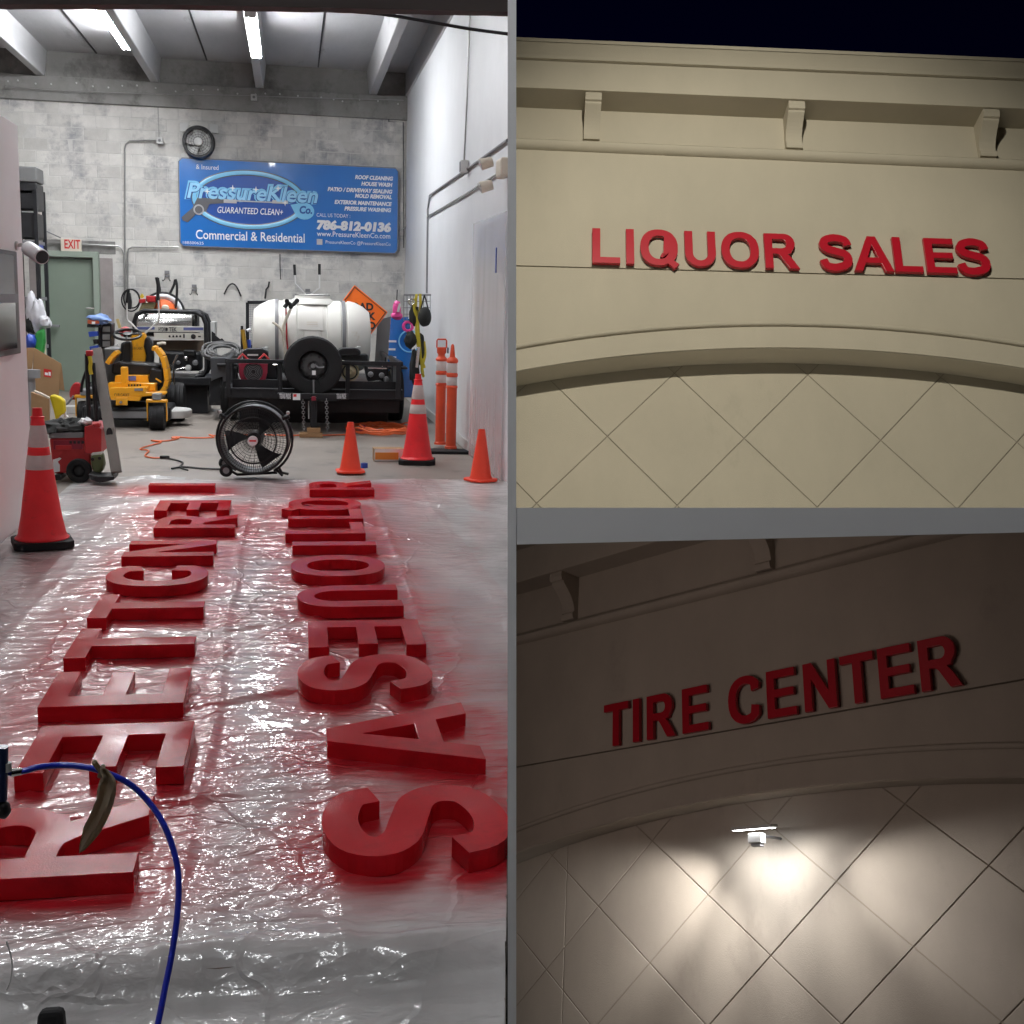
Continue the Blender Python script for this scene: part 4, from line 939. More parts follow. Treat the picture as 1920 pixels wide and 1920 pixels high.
# --- wire rack, straps, bags at the far end of the white wall
yr=15.2; c=at(782,580,yr); 
t=T('wall_rack','white wire rack with hanging gear at the far end of the white wall','rack',at(782,602,yr))
mb=MB()
A=[(757,553),(807,552),(807,600),(757,602)]
for i in range(9): mb.tube([at(757+i*6.2,553,yr+.1),at(757+i*6.2,602,yr+.1)],.004,4)
for i in range(5): mb.tube([at(757,553+i*12,yr+.1),at(807,553+i*12,yr+.1)],.004,4)
t.p(mb,'wire_grid',GREYP); t.p(MB().bar(at(757,553,yr+.1),at(808,553,yr+.1),.02,.02),'top_rail',GREYP)
t.p(slab([(766,558),(778,558),(778,598),(766,598)],yr+.14,.02),'back_card',PWHITE)
yr=15.0
t=T('yellow_straps','bundle of yellow tie-down straps with a steel buckle hung on the rack','strap',at(786,660,yr))
for pts in (((781,552),(779,575),(783,600),(786,640),(790,680),(793,700)),((788,551),(788,580),(781,610),(784,650),(796,690)),((795,640),(797,665),(791,690),(794,706)),((776,560),(777,580),(781,592))):
    q=[at(x,y,yr+random.uniform(-.05,.05)) for x,y in pts]; t.p(MB().tube(bez(q,6),.017,6),'strap_loop',YELS,smooth=True)
t.p(MB().torus(at(771,566,yr-.05),.035,.01,16,6),'buckle',STEEL,smooth=True)
t.p(MB().box(at(783,670,yr-.06),(.04,.03,.26),roty(.1)),'ratchet',STEEL,bevel=.006)
def blob(mb,c,rx,ry,rz,sd=0,amp=.18,n=14,fz=None):
    vs=[];fs=[]
    for i in range(n+1):
        th=PI*i/n
        for k in range(2*n):
            ph=PI*k/n; d=V((math.sin(th)*math.cos(ph),math.sin(th)*math.sin(ph),math.cos(th)))
            s=1+amp*noise.noise(d*1.8+V((sd,0,0)))+amp*.5*noise.noise(d*4.5+V((0,sd,0)))
            q=V((d.x*rx*s,d.y*ry*s,d.z*rz*s))
            if fz is not None and q.z<fz: q.z=fz
            vs.append(q+V(c))
    m=2*n
    for i in range(n):
        for k in range(m): fs.append([i*m+k,i*m+(k+1)%m,(i+1)*m+(k+1)%m,(i+1)*m+k])
    return mb.add(vs,fs)
t=T('mesh_bag','black round mesh bag hung from the rack by two straps','bag',at(796,594,yr-.1))
t.p(blob(MB(),at(796,594,yr-.1),.085,.075,.12,3,.06),'bag_body',CLOTHK,smooth=True)
for s in (-1,1): t.p(rodpx(((796,553),(796+s*7,580)),yr-.1,.009,6,0),'carry_strap',BLACK)
for (px,py,rx,rz,lab,sd) in ((776,590,.055,.13,'long black glove hanging left of the round mesh bag',4),(770,637,.075,.10,'black padded knee pad hanging under the glove',8),(790,655,.04,.2,'black harness strap hanging beside the yellow straps',9),(777,690,.06,.22,'long black cloth hanging lowest on the rack',12)):
    c=at(px,py,yr+.02); one('hanging_gear',lab,'gear',blob(MB(),c,rx,.05,rz,sd,.3),CLOTHK,c,'black gear hanging from the rack',smooth=True)
yr=15.6
t=T('pink_bag','pink and white bottle bag hanging left of the wire rack','bag',at(744,582,yr))
t.p(blob(MB(),at(744,580,yr),.055,.05,.11,6,.14),'bag_body',PINK,smooth=True); t.p(blob(MB(),at(744,592,yr),.07,.06,.05,7,.2),'bag_bottom',PINK,smooth=True)
t.p(MB().box(at(748,577,yr-.06),(.03,.01,.11),roty(.2)),'white_patch',PWHITE); t.p(rodpx(((745,543),(744,563)),yr,.007,6,0),'hanger',BLACK)
# --- blue roll-up sign leaning at the far end
yr=16.0
t=T('leaning_sign','tall blue printed sign leaning on the white wall behind the trailer','sign',at(752,745,yr))
t.p(slab([(733,596),(768,594),(778,745),(722,745)],yr,.03),'sign_board',BANB,bevel=.004)
t.p(MB().torus(at(765,612,yr-.005),.06,.02,20,6),'printed_ring',PINK); 
for a,b,w_ in ((732,640,.10),(731,655,.09),(731,670,.11)): t.p(MB().box(at(a+4,b,yr-.006),(w_,.004,.025)),'printed_line',PWHITE)
t.p(MB().torus(at(768,640,yr-.008),.14,.01,24,6),'printed_arc',SKYB)
yr=17.4
t=T('dark_panel','dark grey sheet panel standing behind the road sign','panel',at(722,700,yr)); t.p(slab([(708,600),(738,592),(738,720),(700,720)],yr,.03),'sheet',MESHG)
# --- orange road work sign
yr=17.2
cz_=at(672,592,yr); hw=.415
t=T('road_work_sign','orange diamond road work sign standing behind the white tank','road sign',(cz_.x,yr,.8))
rr=.03; rt=roty(-.10)
dm=[(hw*math.cos(a)*1.0,hw*1.03*math.sin(a)) for a in [math.radians(90*i+8) for i in range(4)]]
fr_=lambda u,v,d:V((cz_.x+u,yr+d,cz_.z+v))
t.p(MB().prism(dm,0,.012,fr_),'sign_plate',SIGNO,bevel=.006)
bd=[(u*.93,v*.93) for u,v in dm]; mb=MB().tube([fr_(u,v,-.003) for u,v in bd],.009,4,closed=True); t.p(mb,'border',PBLK)
for s,dz in (('ROAD',.08),('WORK',-.05),('AHEAD',-.18)): t.t(s,'lettering',PBLK,(cz_.x+.01,yr-.004,cz_.z+dz),.14,align='CENTER',bold=.006)
t.p(MB().bar(fr_(0,-.3,.03),(cz_.x,yr+.06,0.02),.03,.03),'stand',GALV)
# --- orange cable coil, carton, tape roll on the floor
c=fl(722,812); t=T('cable_coil','coiled orange extension cable on the floor behind the tall cone','cable',c)
for k in range(9):
    n=40; pts=[]
    ox,oy=random.uniform(-.07,.07),random.uniform(-.12,.12); ra=.22+.018*k+random.uniform(-.05,.05); zz=.015+.013*(k%5)
    for i in range(n):
        a=2*PI*i/n; pts.append(c+V((ra*math.cos(a)+ox,ra*1.25*math.sin(a)+oy+.1,zz+.045*max(0,noise.noise(V((math.cos(a)*2.2,math.sin(a)*2.2,k*3.7)))+.1))))
    t.p(MB().tube(pts,.010,6,closed=True),'cable_turn',CABO,smooth=True)
t.p(MB().box(c+V((-.27,.0,.05)),(.07,.1,.09),rotz(.3)),'velcro_wrap',MAROON,bevel=.02)
q0=fl(729,866); t=T('carton','white and orange cardboard carton lying beside the tall cone','carton',(q0.x,q0.y,0)); 
wq=fl(757,866).x-fl(701,866).x
cb=t.p(MB().box((q0.x,q0.y+.09,.065),(wq,.17,.125),rotz(.03)),'box_body',CARD,bevel=.003)
t.p(MB().box((q0.x,q0.y+.003,.065),(wq*.96,.006,.118),rotz(.03)),'front_print',PWHITE,cb)
t.p(MB().box((q0.x-.02,q0.y-.002,.058),(wq*.78,.006,.07),rotz(.03)),'orange_print',PORG,cb)
c=fl(683,877); one('tape_roll','small roll of blue tape on the floor beside the small cone','tape',MB().lathe([(.022,0),(.033,0),(.033,.045),(.022,.045),(.022,0)],20,c),BLUE,c,smooth=True)
# --- cords on the floor
def cord(pts,label,m,r=.008,z=.012):
    q=[fl(x,y)+V((0,0,z)) for x,y in pts]; return one('power_cord',label,'cord',MB().tube(bez(q,8),r,6),m,q[0],'power cords on the workshop floor',smooth=True)
cord([(648,817),(600,818),(540,818),(470,817),(408,819),(392,817),(400,822),(360,823),(330,821),(322,823),(336,823),(318,828),(300,829),(284,828),(302,831),(286,836),(266,842),(264,845),(279,847),(272,857),(290,861),(306,860)],'orange power cord winding across the concrete floor behind the fan',CABO)
cord([(311,861),(330,865),(343,870),(338,878),(352,884)],'black power cord joined to the orange cord',BLACK)
cord([(322,881),(345,878),(380,881),(412,882)],'black cord running along the sheet edge to the drum fan',BLACK,.009)
c=fl(309,861); one('cord_plug','black plug joining the orange and black cords','plug',MB().box(c+V((0,0,.02)),(.09,.035,.03),rotz(-.1)),BLACK,c,bevel=.008)
def tire(c,R,wd,ax,rin=.55):
    h=wd/2; pr=[(R*rin,-h*.8),(R*.8,-h),(R*.95,-h*.9),(R,-h*.55),(R*.985,-h*.5),(R,-h*.45),(R,-h*.08),(R*.985,-.03*h),(R*.985,.03*h),(R,h*.08),(R,h*.45),(R*.985,h*.5),(R,h*.55),(R*.95,h*.9),(R*.8,h),(R*rin,h*.8),(R*rin,-h*.8)]
    return MB().lathe(pr,36,c,ax)
# --- yellow ride-on mower
Y=14.6; b=fl(250,800)
t=T('ride_on_mower','yellow zero-turn ride-on mower with black seat and steering wheel','lawn mower',(b.x,Y+.5,0))
S=lambda pts,y,th,name,m,par=None,bev=.006: t.p(slab(pts,y,th),name,m,par,bevel=bev)
back=S([(243,625),(272,624),(276,640),(270,650),(274,665),(272,685),(268,690),(243,690),(246,668),(247,645)],Y+.95,.10,'seat_back_panel',YEL,None,.02)
S([(226,642),(246,640),(247,668),(243,692),(222,692),(225,660)],Y+.85,.14,'seat_bolster',BLACK,None,.03)
S([(271,634),(278,630),(284,640),(288,665),(287,690),(269,692),(274,668),(269,650)],Y+.9,.14,'seat_bolster',BLACK,None,.03)
t.t('CUB CADET','seat_text',PBLK,(at(247,655,Y+.94).x,Y+.945,at(247,655,Y+.94).z),.045,width=.13)
S([(210,682),(225,678),(302,684),(300,702),(230,704),(208,700)],Y+.45,.4,'seat_cushion',BLACK,None,.03)
sw=at(239,627,Y+.42)
st=t.p(MB().torus(sw,.155,.016,32,8,'z',rotx(.38)),'steering_wheel',BLACK,smooth=True)
for a in (0.2,2.9,4.71): t.p(MB().cyl(sw,sw+rotx(.38)@V((.15*math.cos(a),.15*math.sin(a),0)),.012,8),'wheel_spoke',BLACK,st,smooth=True)
t.p(MB().lathe([(0,-.02),(.05,-.02),(.05,.015),(0,.02)],16,sw,'z',rotx(.38)),'wheel_hub',BLACK,st,smooth=True)
t.p(blob(MB(),at(234,622,Y+.6),.075,.05,.06,3,.15),'red_cloth',REDP,smooth=True)
S([(233,640),(245,640),(245,692),(229,692)],Y+.55,.1,'steering_column',BLACK,None,.02)
S([(226,688),(239,688),(240,726),(227,727)],Y+.12,.08,'column_post',YEL,None,.012)
S([(216,704),(277,704),(281,730),(213,730)],Y+.3,.3,'engine_cover',YEL,None,.01)
S([(241,705),(255,705),(255,714),(241,714)],Y+.29,.01,'warning_label',LABELB,None,.0)
S([(202,718),(292,719),(292,736),(204,738)],Y+.14,.22,'footplate_riser',YEL,None,.01)
S([(203,728),(275,726),(274,736),(311,735),(311,740),(270,744),(206,745)],Y-.02,.18,'footplate',YEL,None,.012)
for k in range(5): S([(240+k*5.4,720.5),(243+k*5.4,720.5),(243+k*5.4,724),(240+k*5.4,724)],Y+.13,.01,'pedal_slot',PBLK,None,0)
S([(252,728),(268,728),(268,733),(252,733)],Y-.03,.01,'grip_pad',GREYP,None,0)
t.t('CUB CADET','footplate_text',PBLK,(at(214,743,Y-.02).x,Y-.024,at(214,743,Y-.02).z),.05,width=.17)
S([(217,746),(239,746),(239,760),(217,760)],Y-.06,.03,'hitch_plate',YEL); q=at(227,754,Y-.07); t.p(MB().lathe([(0,-.02),(.018,-.02),(.018,0),(0,0)],6,q,'y'),'hitch_bolt',STEEL)
S([(206,742),(265,744),(262,752),(208,750)],Y-.03,.1,'front_beam',YEL)
for pts,nm in (([(287,652),(295,654),(306,668),(312,690),(315,712),(312,724),(303,738)],'fender_right'),([(204,681),(213,668),(222,659)],'fender_left')):
    q=[at(x,y,Y+.45) for x,y in pts]; mb=MB(); 
    for i in range(len(q)-1): mb.bar(q[i],q[i+1],.30,.055,(1,0,.3))
    t.p(mb,'fender',YEL,bevel=.01)
S([(283,690),(303,694),(305,716),(292,726),(278,716)],Y+.3,.2,'side_console',BLACK,None,.015); S([(292,708),(303,715),(302,718),(291,711)],Y+.29,.02,'console_stripe',YEL)
S([(282,719),(291,719),(291,733),(281,733)],Y+.08,.06,'deck_lever_box',YEL,None,.01)
for pts in (((264,625),(247,607),(239,600),(238,588),(238,566)),((271,626),(288,610),(297,602),(298,590),(297,562))):
    t.p(rodpx(pts,Y+1.1,.0105,8,5),'lap_bar',CHROME,smooth=True)
t.p(rodpx(((238,568),(240,550),(241,543)),Y+1.1,.018,8,0),'grip',BLACK,smooth=True); t.p(rodpx(((296,563),(296,535),(293,520)),Y+1.1,.018,8,0),'grip',BLACK,smooth=True)
# casters and deck
for px,py,yy in ((295,781,Y-.15),(161,771,Y+.35)):
    c=at(px,py,yy); R=.145; c.z=R
    w_=t.p(tire(c,R,.175,'x',.4),'caster_wheel',RUBBER,smooth=True); t.p(MB().cyl(c+V((-.07,0,0)),c+V((.07,0,0)),.05,14),'rim',YEL,w_,smooth=True)
    f_=t.p(MB().box(c+V((0,0,R+.05)),(.24,.08,.035)),'caster_fork',YEL,bevel=.008)
    for s in (-1,1): t.p(MB().box(c+V((s*.108,0,.07)),(.014,.06,.22)),'fork_arm',YEL,f_,bevel=.004)
    t.p(MB().box(c+V((0,.2,R+.1)),(.1,.5,.07)),'caster_arm',GREYP,bevel=.01)
dk=at(240,772,Y+.2)
t.p(MB().box((dk.x,Y+.5,.17),(1.0,.9,.16)),'mower_deck',BLKMET,bevel=.03)
S([(190,772),(285,772),(285,784),(190,784)],Y+.02,.06,'deck_front',GREYP,None,.008)
q=at(322,778,Y+.35); t.p(MB().lathe([(0,.0),(.24,.0),(.25,.02),(.25,.085),(.235,.1),(0,.105)],32,(q.x-.02,Y+.45,.10)),'discharge_disc',LGREY,smooth=True)
for px in (330,185):
    c=at(px,735,Y+1.0); c.z=.24; t.p(tire(c,.24,.22,'x',.45),'rear_wheel',RUBBER,smooth=True)
t.p(MB().box((at(250,700,Y+1.2).x,Y+1.25,.45),(.75,.6,.4)),'engine_body',BLKMET,bevel=.03)
t.p(rodpx(((333,665),(325,682),(327,722)),Y+.9,.014,8,0),'brake_lever',STEEL,smooth=True)
# --- hot pressure washer skid
Y=16.5; b=at(318,700,Y)
t=T('pressure_washer_skid','hot water pressure washer in a black tube frame with steel drum','pressure washer',(b.x,Y+.4,0))
x0,x1=at(252,600,Y).x,at(386,600,Y).x; zt=at(318,584,Y).z; zb=at(318,705,Y).z
for yy in (Y,Y+.75):
    pts=[(x0,yy,zb),(x0,yy,zt-.14),(x0+.03,yy,zt-.05),(x0+.12,yy,zt),(x1-.13,yy,zt),(x1-.04,yy,zt-.05),(x1,yy,zt-.15),(x1,yy,zb+.1),(x1-.04,yy,zb+.02),(x1-.15,yy,zb)]
    t.p(MB().tube(pts,.029,10),'tube_frame',BLACK,smooth=True)
for zz in (zt-.02,zb): 
    for xx in (x0+.13,x1-.13): t.p(MB().cyl((xx,Y,zz),(xx,Y+.75,zz),.024,8),'frame_tie',BLACK)
a,c2=at(258,598,Y+.35),at(366,598,Y+.35); R=.165; zc=at(300,600,Y+.3).z-.06
dr_=t.p(MB().lathe([(0,-.02),(R*.92,-.02),(R,.0),(R,.02),(R+.006,.03),(R,.04),(R,c2.x-a.x-.04),(R+.006,c2.x-a.x-.03),(R,c2.x-a.x-.02),(R*.92,c2.x-a.x),(0,c2.x-a.x)],36,(a.x,Y+.35,zc),'x'),'steel_drum',STEEL,smooth=True)
t.p(MB().box((c2.x+.03,Y+.3,zc),(.03,.4,.34)),'drum_end_plate',BLKMET)
S=lambda pts,y,th,name,m,par=None,bev=.004: t.p(slab(pts,y,th),name,m,par,bevel=bev)
pn=S([(249,611),(382,612),(382,623),(249,622)],Y+.06,.05,'name_panel',PANELW)
S([(252,613),(290,613),(290,618),(252,618)],Y+.055,.006,'blue_stripe',LABELB,pn,0); S([(344,614),(381,614),(381,619),(344,619)],Y+.055,.006,'blue_stripe',LABELB,pn,0)
q=at(297,621,Y+.05); t.t('HYDRO',"panel_lettering",PGREY,(q.x,Y+.052,q.z),.075,parent=None,width=.11,bold=.002)
q=at(317,621,Y+.05); t.t('TEK',"panel_lettering",PGREY,(q.x,Y+.052,q.z),.075,width=.10,bold=.002)
S([(310,615),(314.5,615),(314.5,620),(310,620)],Y+.05,.006,'panel_emblem',PBLK,pn,0)
cp=S([(288,624),(382,625),(381,637),(290,636)],Y+.05,.06,'control_panel',PANELW)
for px in (318,325,331.5,338): q=at(px,630.5,Y+.045); t.p(MB().lathe([(0,-.008),(.014,-.006),(.014,0),(0,0)],10,q,'y'),'switch',PBLK,cp)
q=at(345,630,Y+.04); t.p(MB().box(q,(.018,.02,.05)),'toggle',PBLK,cp); q=at(362.5,631,Y+.04); t.p(MB().lathe([(0,-.02),(.022,-.018),(.033,0),(0,0)],16,q,'y'),'dial',BLACK,cp); q=at(374,631,Y+.045); t.p(MB().box(q,(.035,.01,.018)),'plug_socket',PBLK,cp)
S([(287,638),(382,638),(382,658),(287,658)],Y+.45,.02,'back_plate',mat('rust_brown_plate',(.2,.15,.11),.6,var=.2,vscale=8))
t.p(MB().box(at(340,676,Y+.35),(.55,.35,.26)),'engine_block',BLKMET,bevel=.04); t.p(MB().box(at(356,662,Y+.2),(.16,.14,.09)),'air_filter',BLACK,bevel=.02)
for px,py,rr,m in ((349,672,.03,STEEL),(334,680,.025,GREYP),(353,690,.04,LGREY),(366,680,.035,GREYP),(318,690,.045,BLACK)): t.p(MB().lathe([(0,-.05),(rr,-.04),(rr*1.1,.02),(0,.03)],14,at(px,py,Y+.12),'y'),'pump_fitting',m,smooth=True)
t.p(rodpx(((330,693),(345,690),(352,694)),Y+.1,.014,8,4),'pipe',STEEL,smooth=True); t.p(rodpx(((295,645),(305,643),(311,644)),Y+.0,.02,8,0),'valve',CREAM,smooth=True)
t.p(MB().box(((x0+x1)/2,Y+.35,zb-.06),(x1-x0+.2,.9,.1)),'skid_base',BLKMET,bevel=.01)
t.p(MB().box(((x0+x1)/2,Y+.45,(zb-.1)/2),(x1-x0,.7,zb-.1)),'skid_stand',BLKMET)
t.p(MB().box((x1+.07,Y+.5,(at(392,604,Y).z)/2+.1),(.055,.5,at(392,604,Y).z-.2)),'side_plate',LGREY,bevel=.006)
# --- gear standing on the washer
yb=17.1; c=at(308,575,yb)
t=T('backpack_blower','orange and white backpack blower with black straps on top of the washer','leaf blower',at(308,586,yb))
t.p(MB().lathe([(0,-.1),(.12,-.095),(.185,-.06),(.2,.0),(.19,.08),(0,.1)],32,at(306,588,yb),'y'),'orange_shell',TOOLO,smooth=True)
t.p(MB().torus(at(306,588,yb-.02),.235,.03,36,10),'white_ring',PWHITE,smooth=True); t.p(MB().torus(at(306,588,yb+.06),.27,.028,36,8),'harness_plate',BLACK,smooth=True)
for pts in (((300,549),(296,530),(294,521),(297,545),(295,560)),((318,552),(326,535),(329,524),(332,540),(330,570),(326,580)),((296,521),(300,545))): t.p(rodpx(pts,yb-.05,.017,6,5),'shoulder_strap',BLACK,smooth=True)
t.p(blob(MB(),at(310,577,yb-.12),.05,.02,.04,2,.1),'logo_patch',CREAM,smooth=True)
c=at(275,572,17.0); t=T('cutoff_saw','tan and red small engine box on top of the washer','power tool',at(275,586,17.))
t.p(slab([(267,567),(292,567),(286,583),(260,583)],16.9,.2),'tan_case',mat('tan_case',(.24,.2,.1),.5),bevel=.01); t.p(slab([(273,554),(291,555),(292,566),(275,567)],16.85,.18),'red_engine',REDP,bevel=.015); t.p(slab([(260,561),(272,560),(272,567),(262,569)],16.85,.12),'red_tank',REDP,bevel=.012)
t.p(slab([(262,556),(266,550),(270,556),(266,560)],16.9,.05),'yellow_cap',YELS,bevel=.004)
t.p(slab([(292,553),(297,553),(297,568),(293,568)],16.85,.18),'black_cover',BLACK,bevel=.01)
t=T('cable_loop','black cable loop hung on the conduit left of the blower','cable',at(245,560,19.8))
for (px,py,r,ex) in ((245,563,.135,1.25),(247,560,.12,1.2)):
    n=28; t.p(MB().tube([at(px,py,19.8)+V((r*math.cos(2*PI*i/n),0,r*ex*math.sin(2*PI*i/n))) for i in range(n)],.011,6,closed=True),'loop',BLACK,smooth=True)
t.p(slab([(239,549),(244,549),(247,566),(246,580),(238,580)],19.75,.08),'charger',BLACK,bevel=.01)
# --- dark tool box with hose coils
Y=15.6; t=T('grey_tool_chest','dark grey steel side box with coiled hoses on top, left of the trailer','tool chest',at(412,735,Y))
t.p(slab([(394,671),(428,671),(428,714),(418,716),(417,706),(396,714)],Y,.5),'front_face',mat('dark_grey_steel',(.055,.058,.066),.45,var=.15),bevel=.006)
t.p(slab([(392,708),(432,705),(432,760),(392,760)],Y+.06,.5),'lower_box',BLKMET,bevel=.01)
c=at(415,657,Y+.25); t2=T('hose_coil','grey hose coiled on top of the dark side box','hose',at(415,668,Y+.25))
for k in range(10):
    n=28; r=.12+.009*k; ta=random.uniform(-.3,.3); ox=random.uniform(-.04,.05); rm=roty(ta)@rotx(random.uniform(.5,1.0)); pts=[c+V((ox,.012*k,-.02+random.uniform(-.0,.004)))+rm@V((r*1.25*math.cos(2*PI*i/n),r*.8*math.sin(2*PI*i/n),0)) for i in range(n)]
    t2.p(MB().tube(pts,.012,6,closed=True),'hose_turn',MESHG,smooth=True)
one('ramp','dark toothed ramp plate leaning against the washer side','ramp',slab([(397,621),(404,626),(404,629),(413,636),(416,634),(430,648),(428,652),(397,640)],Y+.5,.04),BLKMET,at(412,650,Y+.5))
# --- trailer
Y=14.35
t=T('utility_trailer','black steel utility trailer with a spare wheel on its front rail','trailer',at(588,800,Y+1.5)*1)
B=lambda p,q,w,h,nm,m=BLKMET,par=None:t.p(MB().bar(p,q,w,h),nm,m,par,bevel=.006)
zl=at(426,679,Y); zr=at(752,680,Y); zT=(zl.z+zr.z)/2; xl,xr=zl.x,zr.x; zB=at(590,742,Y).z
B((xl,Y,zT),(xr,Y,zT),.05,.05,'front_top_rail')
for px in (428,525,652,747): 
    x=at(px,700,Y).x; B((x,Y,zT),(x,Y,zB-.02),.05 if px in (525,652) else .055,.05 if px in(525,652) else .055,'rail_post')
t.p(MB().box(((xl+xr)/2,Y+.03,(zB+.02)),(xr-xl,.06,.12)),'front_sill',BLKMET,bevel=.008)
t.p(MB().box(((xl+xr)/2,Y+.12,zB+.09),(xr-xl-.1,.02,.16)),'front_board',BLKMET)
L_=3.4
for x in (xl,xr): 
    B((x,Y,zT),(x,Y+L_,zT),.05,.05,'side_rail'); B((x,Y,zB+.02),(x,Y+L_,zB+.02),.06,.12,'side_sill')
    for k in (1,2,3): B((x,Y+L_*k/3,zT),(x,Y+L_*k/3,zB),.045,.045,'side_post')
    t.p(MB().box((x,Y+L_/2,(zT+zB)/2),(.012,L_,zT-zB-.05)),'side_panel',BLKMET)
t.p(MB().box(((xl+xr)/2,Y+L_/2,zB+.05),(xr-xl,L_,.04)),'deck',BLKMET)
for x in (xl-.06,xr+.06):
    for k in (1.55,2.35):
        c=V((x,Y+k,.33)); w_=t.p(tire(c,.33,.2,'x'),'road_wheel',RUBBER,smooth=True); t.p(MB().cyl(c+V((-.06,0,0)),c+V((.06,0,0)),.18,20),'rim',GREYP,w_,smooth=True)
    t.p(MB().box((x,Y+1.95,.71),(.26,1.6,.03)),'mudguard',BLKMET,bevel=.01)
t.p(MB().box(((xl+xr)/2,Y+.75,.24),(xr-xl-.2,.04,.40)),'underbody_shade_board',BLKMET); t.p(MB().box(((xl+xr)/2,Y+1.0,.30),(xr-xl,1.6,.16)),'chassis',BLKMET)  # dark board and chassis block added to deepen the shade under the trailer
for s in (0,1): q0=at(525+s*127,742,Y); q1=at(574+s*24,745,Y-.4); B((q0.x,Y,zB+.0),(q1.x,Y-.4,zB+.0),.05,.07,'drawbar')
cpx=t.p(slab([(520,737),(650,739),(650,747),(632,752),(545,750),(520,746)],Y-.46,.07),'hitch_crossbar',BLKMET,bevel=.008)
for a,b2,m in ((524,544,'p'),(631,648,'p')):
    s0=at(a,747,Y-.465); t.t('TEXAS PRIDE','frame_sticker',PLGREY,(s0.x,Y-.465,s0.z+.0),.075,parent=None,width=(b2-a)/157,bold=.004)
S=lambda pts,y,th,name,m,par=None,bev=.004: t.p(slab(pts,y,th),name,m,par,bevel=bev)
S([(549,738),(563,738),(563,750),(549,750)],Y-.467,.006,'warning_sticker',PWHITE,cpx,0); S([(550,739),(556,739),(556,744),(550,744)],Y-.471,.004,'sticker_print',PRED,cpx,0)
S([(566,738),(582,738),(582,748),(566,748)],Y-.56,.1,'coupler_plate',BLKMET); S([(584,744),(592,744),(592,751),(584,751)],Y-.6,.05,'rusty_clamp',MAROON)
q=at(588,745,Y-.5); jx=q.x
t.p(MB().box((jx,Y-.5,(.11+at(588,745,Y-.5).z)/2),(.075,.075,at(588,745,Y-.5).z-.11)),'jack_post',BLKMET,bevel=.008)
for px in (568,612):
    a,b2=at(px,750,Y-.5),at(px+2,806,Y-.5); n=13; mb=MB()
    for k in range(n):
        p=a.lerp(b2,k/(n-1)); mb.torus(p,.016,.0045,10,5,'y' if k%2 else 'x')
    o=t.p(mb,'safety_chain',GREYP,smooth=True); o['kind']='stuff'
t.p(rodpx(((579,752),(579,785)),Y-.48,.007,6,0),'cable_stub',LGREY)
# spare wheel
c=at(587,686,Y-.2); c.y=Y-.14; R=.34
w_=t.p(tire(c,R,.2,'y',.52),'spare_wheel',RUBBER,smooth=True)
rim=t.p(MB().lathe([(0,-.01),(.05,-.012),(.055,-.03),(.10,-.035),(.14,-.02),(.165,.02),(.185,.0),(.19,-.05),(.2,-.06),(.2,.06),(0,.06)],36,c,'y'),'rim',mat('rim_dark_grey',(.05,.05,.052),.5,var=.2),w_,smooth=True)
for k in range(8):
    a=2*PI*k/8+.2; t.p(MB().lathe([(0,-.004),(.017,-.004),(.017,.0),(0,.0)],12,c+V((.125*math.cos(a),-.031,.125*math.sin(a))),'y'),'rim_hole',PBLK,w_)
t.p(MB().cyl(c+V((.0,-.03,.0)),c+V((.0,-.09,.0)),.026,12),'hub_bolt',GREYP,w_); t.p(rodpx(((590,683),(597,689),(608,688)),Y-.25,.01,6,4),'bolt_handle',GREYP,w_,smooth=True)
q=at(588.5,699,Y-.26); t.p(MB().box(q,(.042,.006,.05)),'paper_tag',PWHITE,w_)
t.p(rodpx(((577,712),(583,706),(590,705),(597,709),(600,722)),Y-.26,.006,6,4),'lock_cable',BLACK,w_,smooth=True)
t.p(rodpx(((588,712),(588,742)),Y-.27,.01,6,0),'lock_rod',GREYP,w_)
# mesh tailgate
yg=Y+L_; g=T('mesh_gate','black framed expanded mesh gate standing at the trailer rear','gate',at(475,640,yg))
P_=[at(x,y,yg) for x,y in ((464,567),(560,566),(560,650),(464,650))]
mb=MB()
for i in range(4): mb.bar(P_[i],P_[(i+1)%4],.045,.045,(0,1,0))
g.p(mb,'gate_frame',BLKMET); mb=MB()
for i in range(34):
    a=P_[0].lerp(P_[1],i/33); mb.tube([a,a+(P_[3]-P_[0])],.004,3)
for i in range(26):
    a=P_[0].lerp(P_[3],i/25); mb.tube([a,a+(P_[1]-P_[0])],.004,3)
kind(g.p(mb,'mesh',GREYP),'stuff')
# --- white tank on the trailer
yt=15.7; a,b2=at(472,620,yt),at(697,620,yt); zc=at(584,634,yt).z; R=at(584,563,yt).z-zc; L2=b2.x-a.x
t=T('water_tank','large white plastic horizontal tank strapped on the trailer','tank',((a.x+b2.x)/2,yt+.1,zB+.08))
yc=yt+.35
pr=[(0,0),(R*.45,.0),(R*.72,.02),(R*.86,.10),(R*.965,.20),(R,.27)]
for f0 in (.23,.40,.60,.77):
    x=L2*f0; pr+=[(R,x-.05),(R*.972,x-.035),(R*.972,x+.035),(R,x+.05)]
pr+=[(R,L2-.27),(R*.965,L2-.20),(R*.86,L2-.10),(R*.72,L2-.02),(R*.45,L2),(0,L2)]
tk=t.p(MB().lathe(pr,56,(a.x,yc,zc),'x'),'tank_body',TANK,smooth=True)
for px in (519,645):
    x=at(px,600,yt).x; t.p(MB().lathe([(R*1.0,-.022),(R*1.012,-.022),(R*1.012,.022),(R*1.0,.022)],56,(x,yc,zc),'x'),'tank_strap',GREYP,smooth=True)
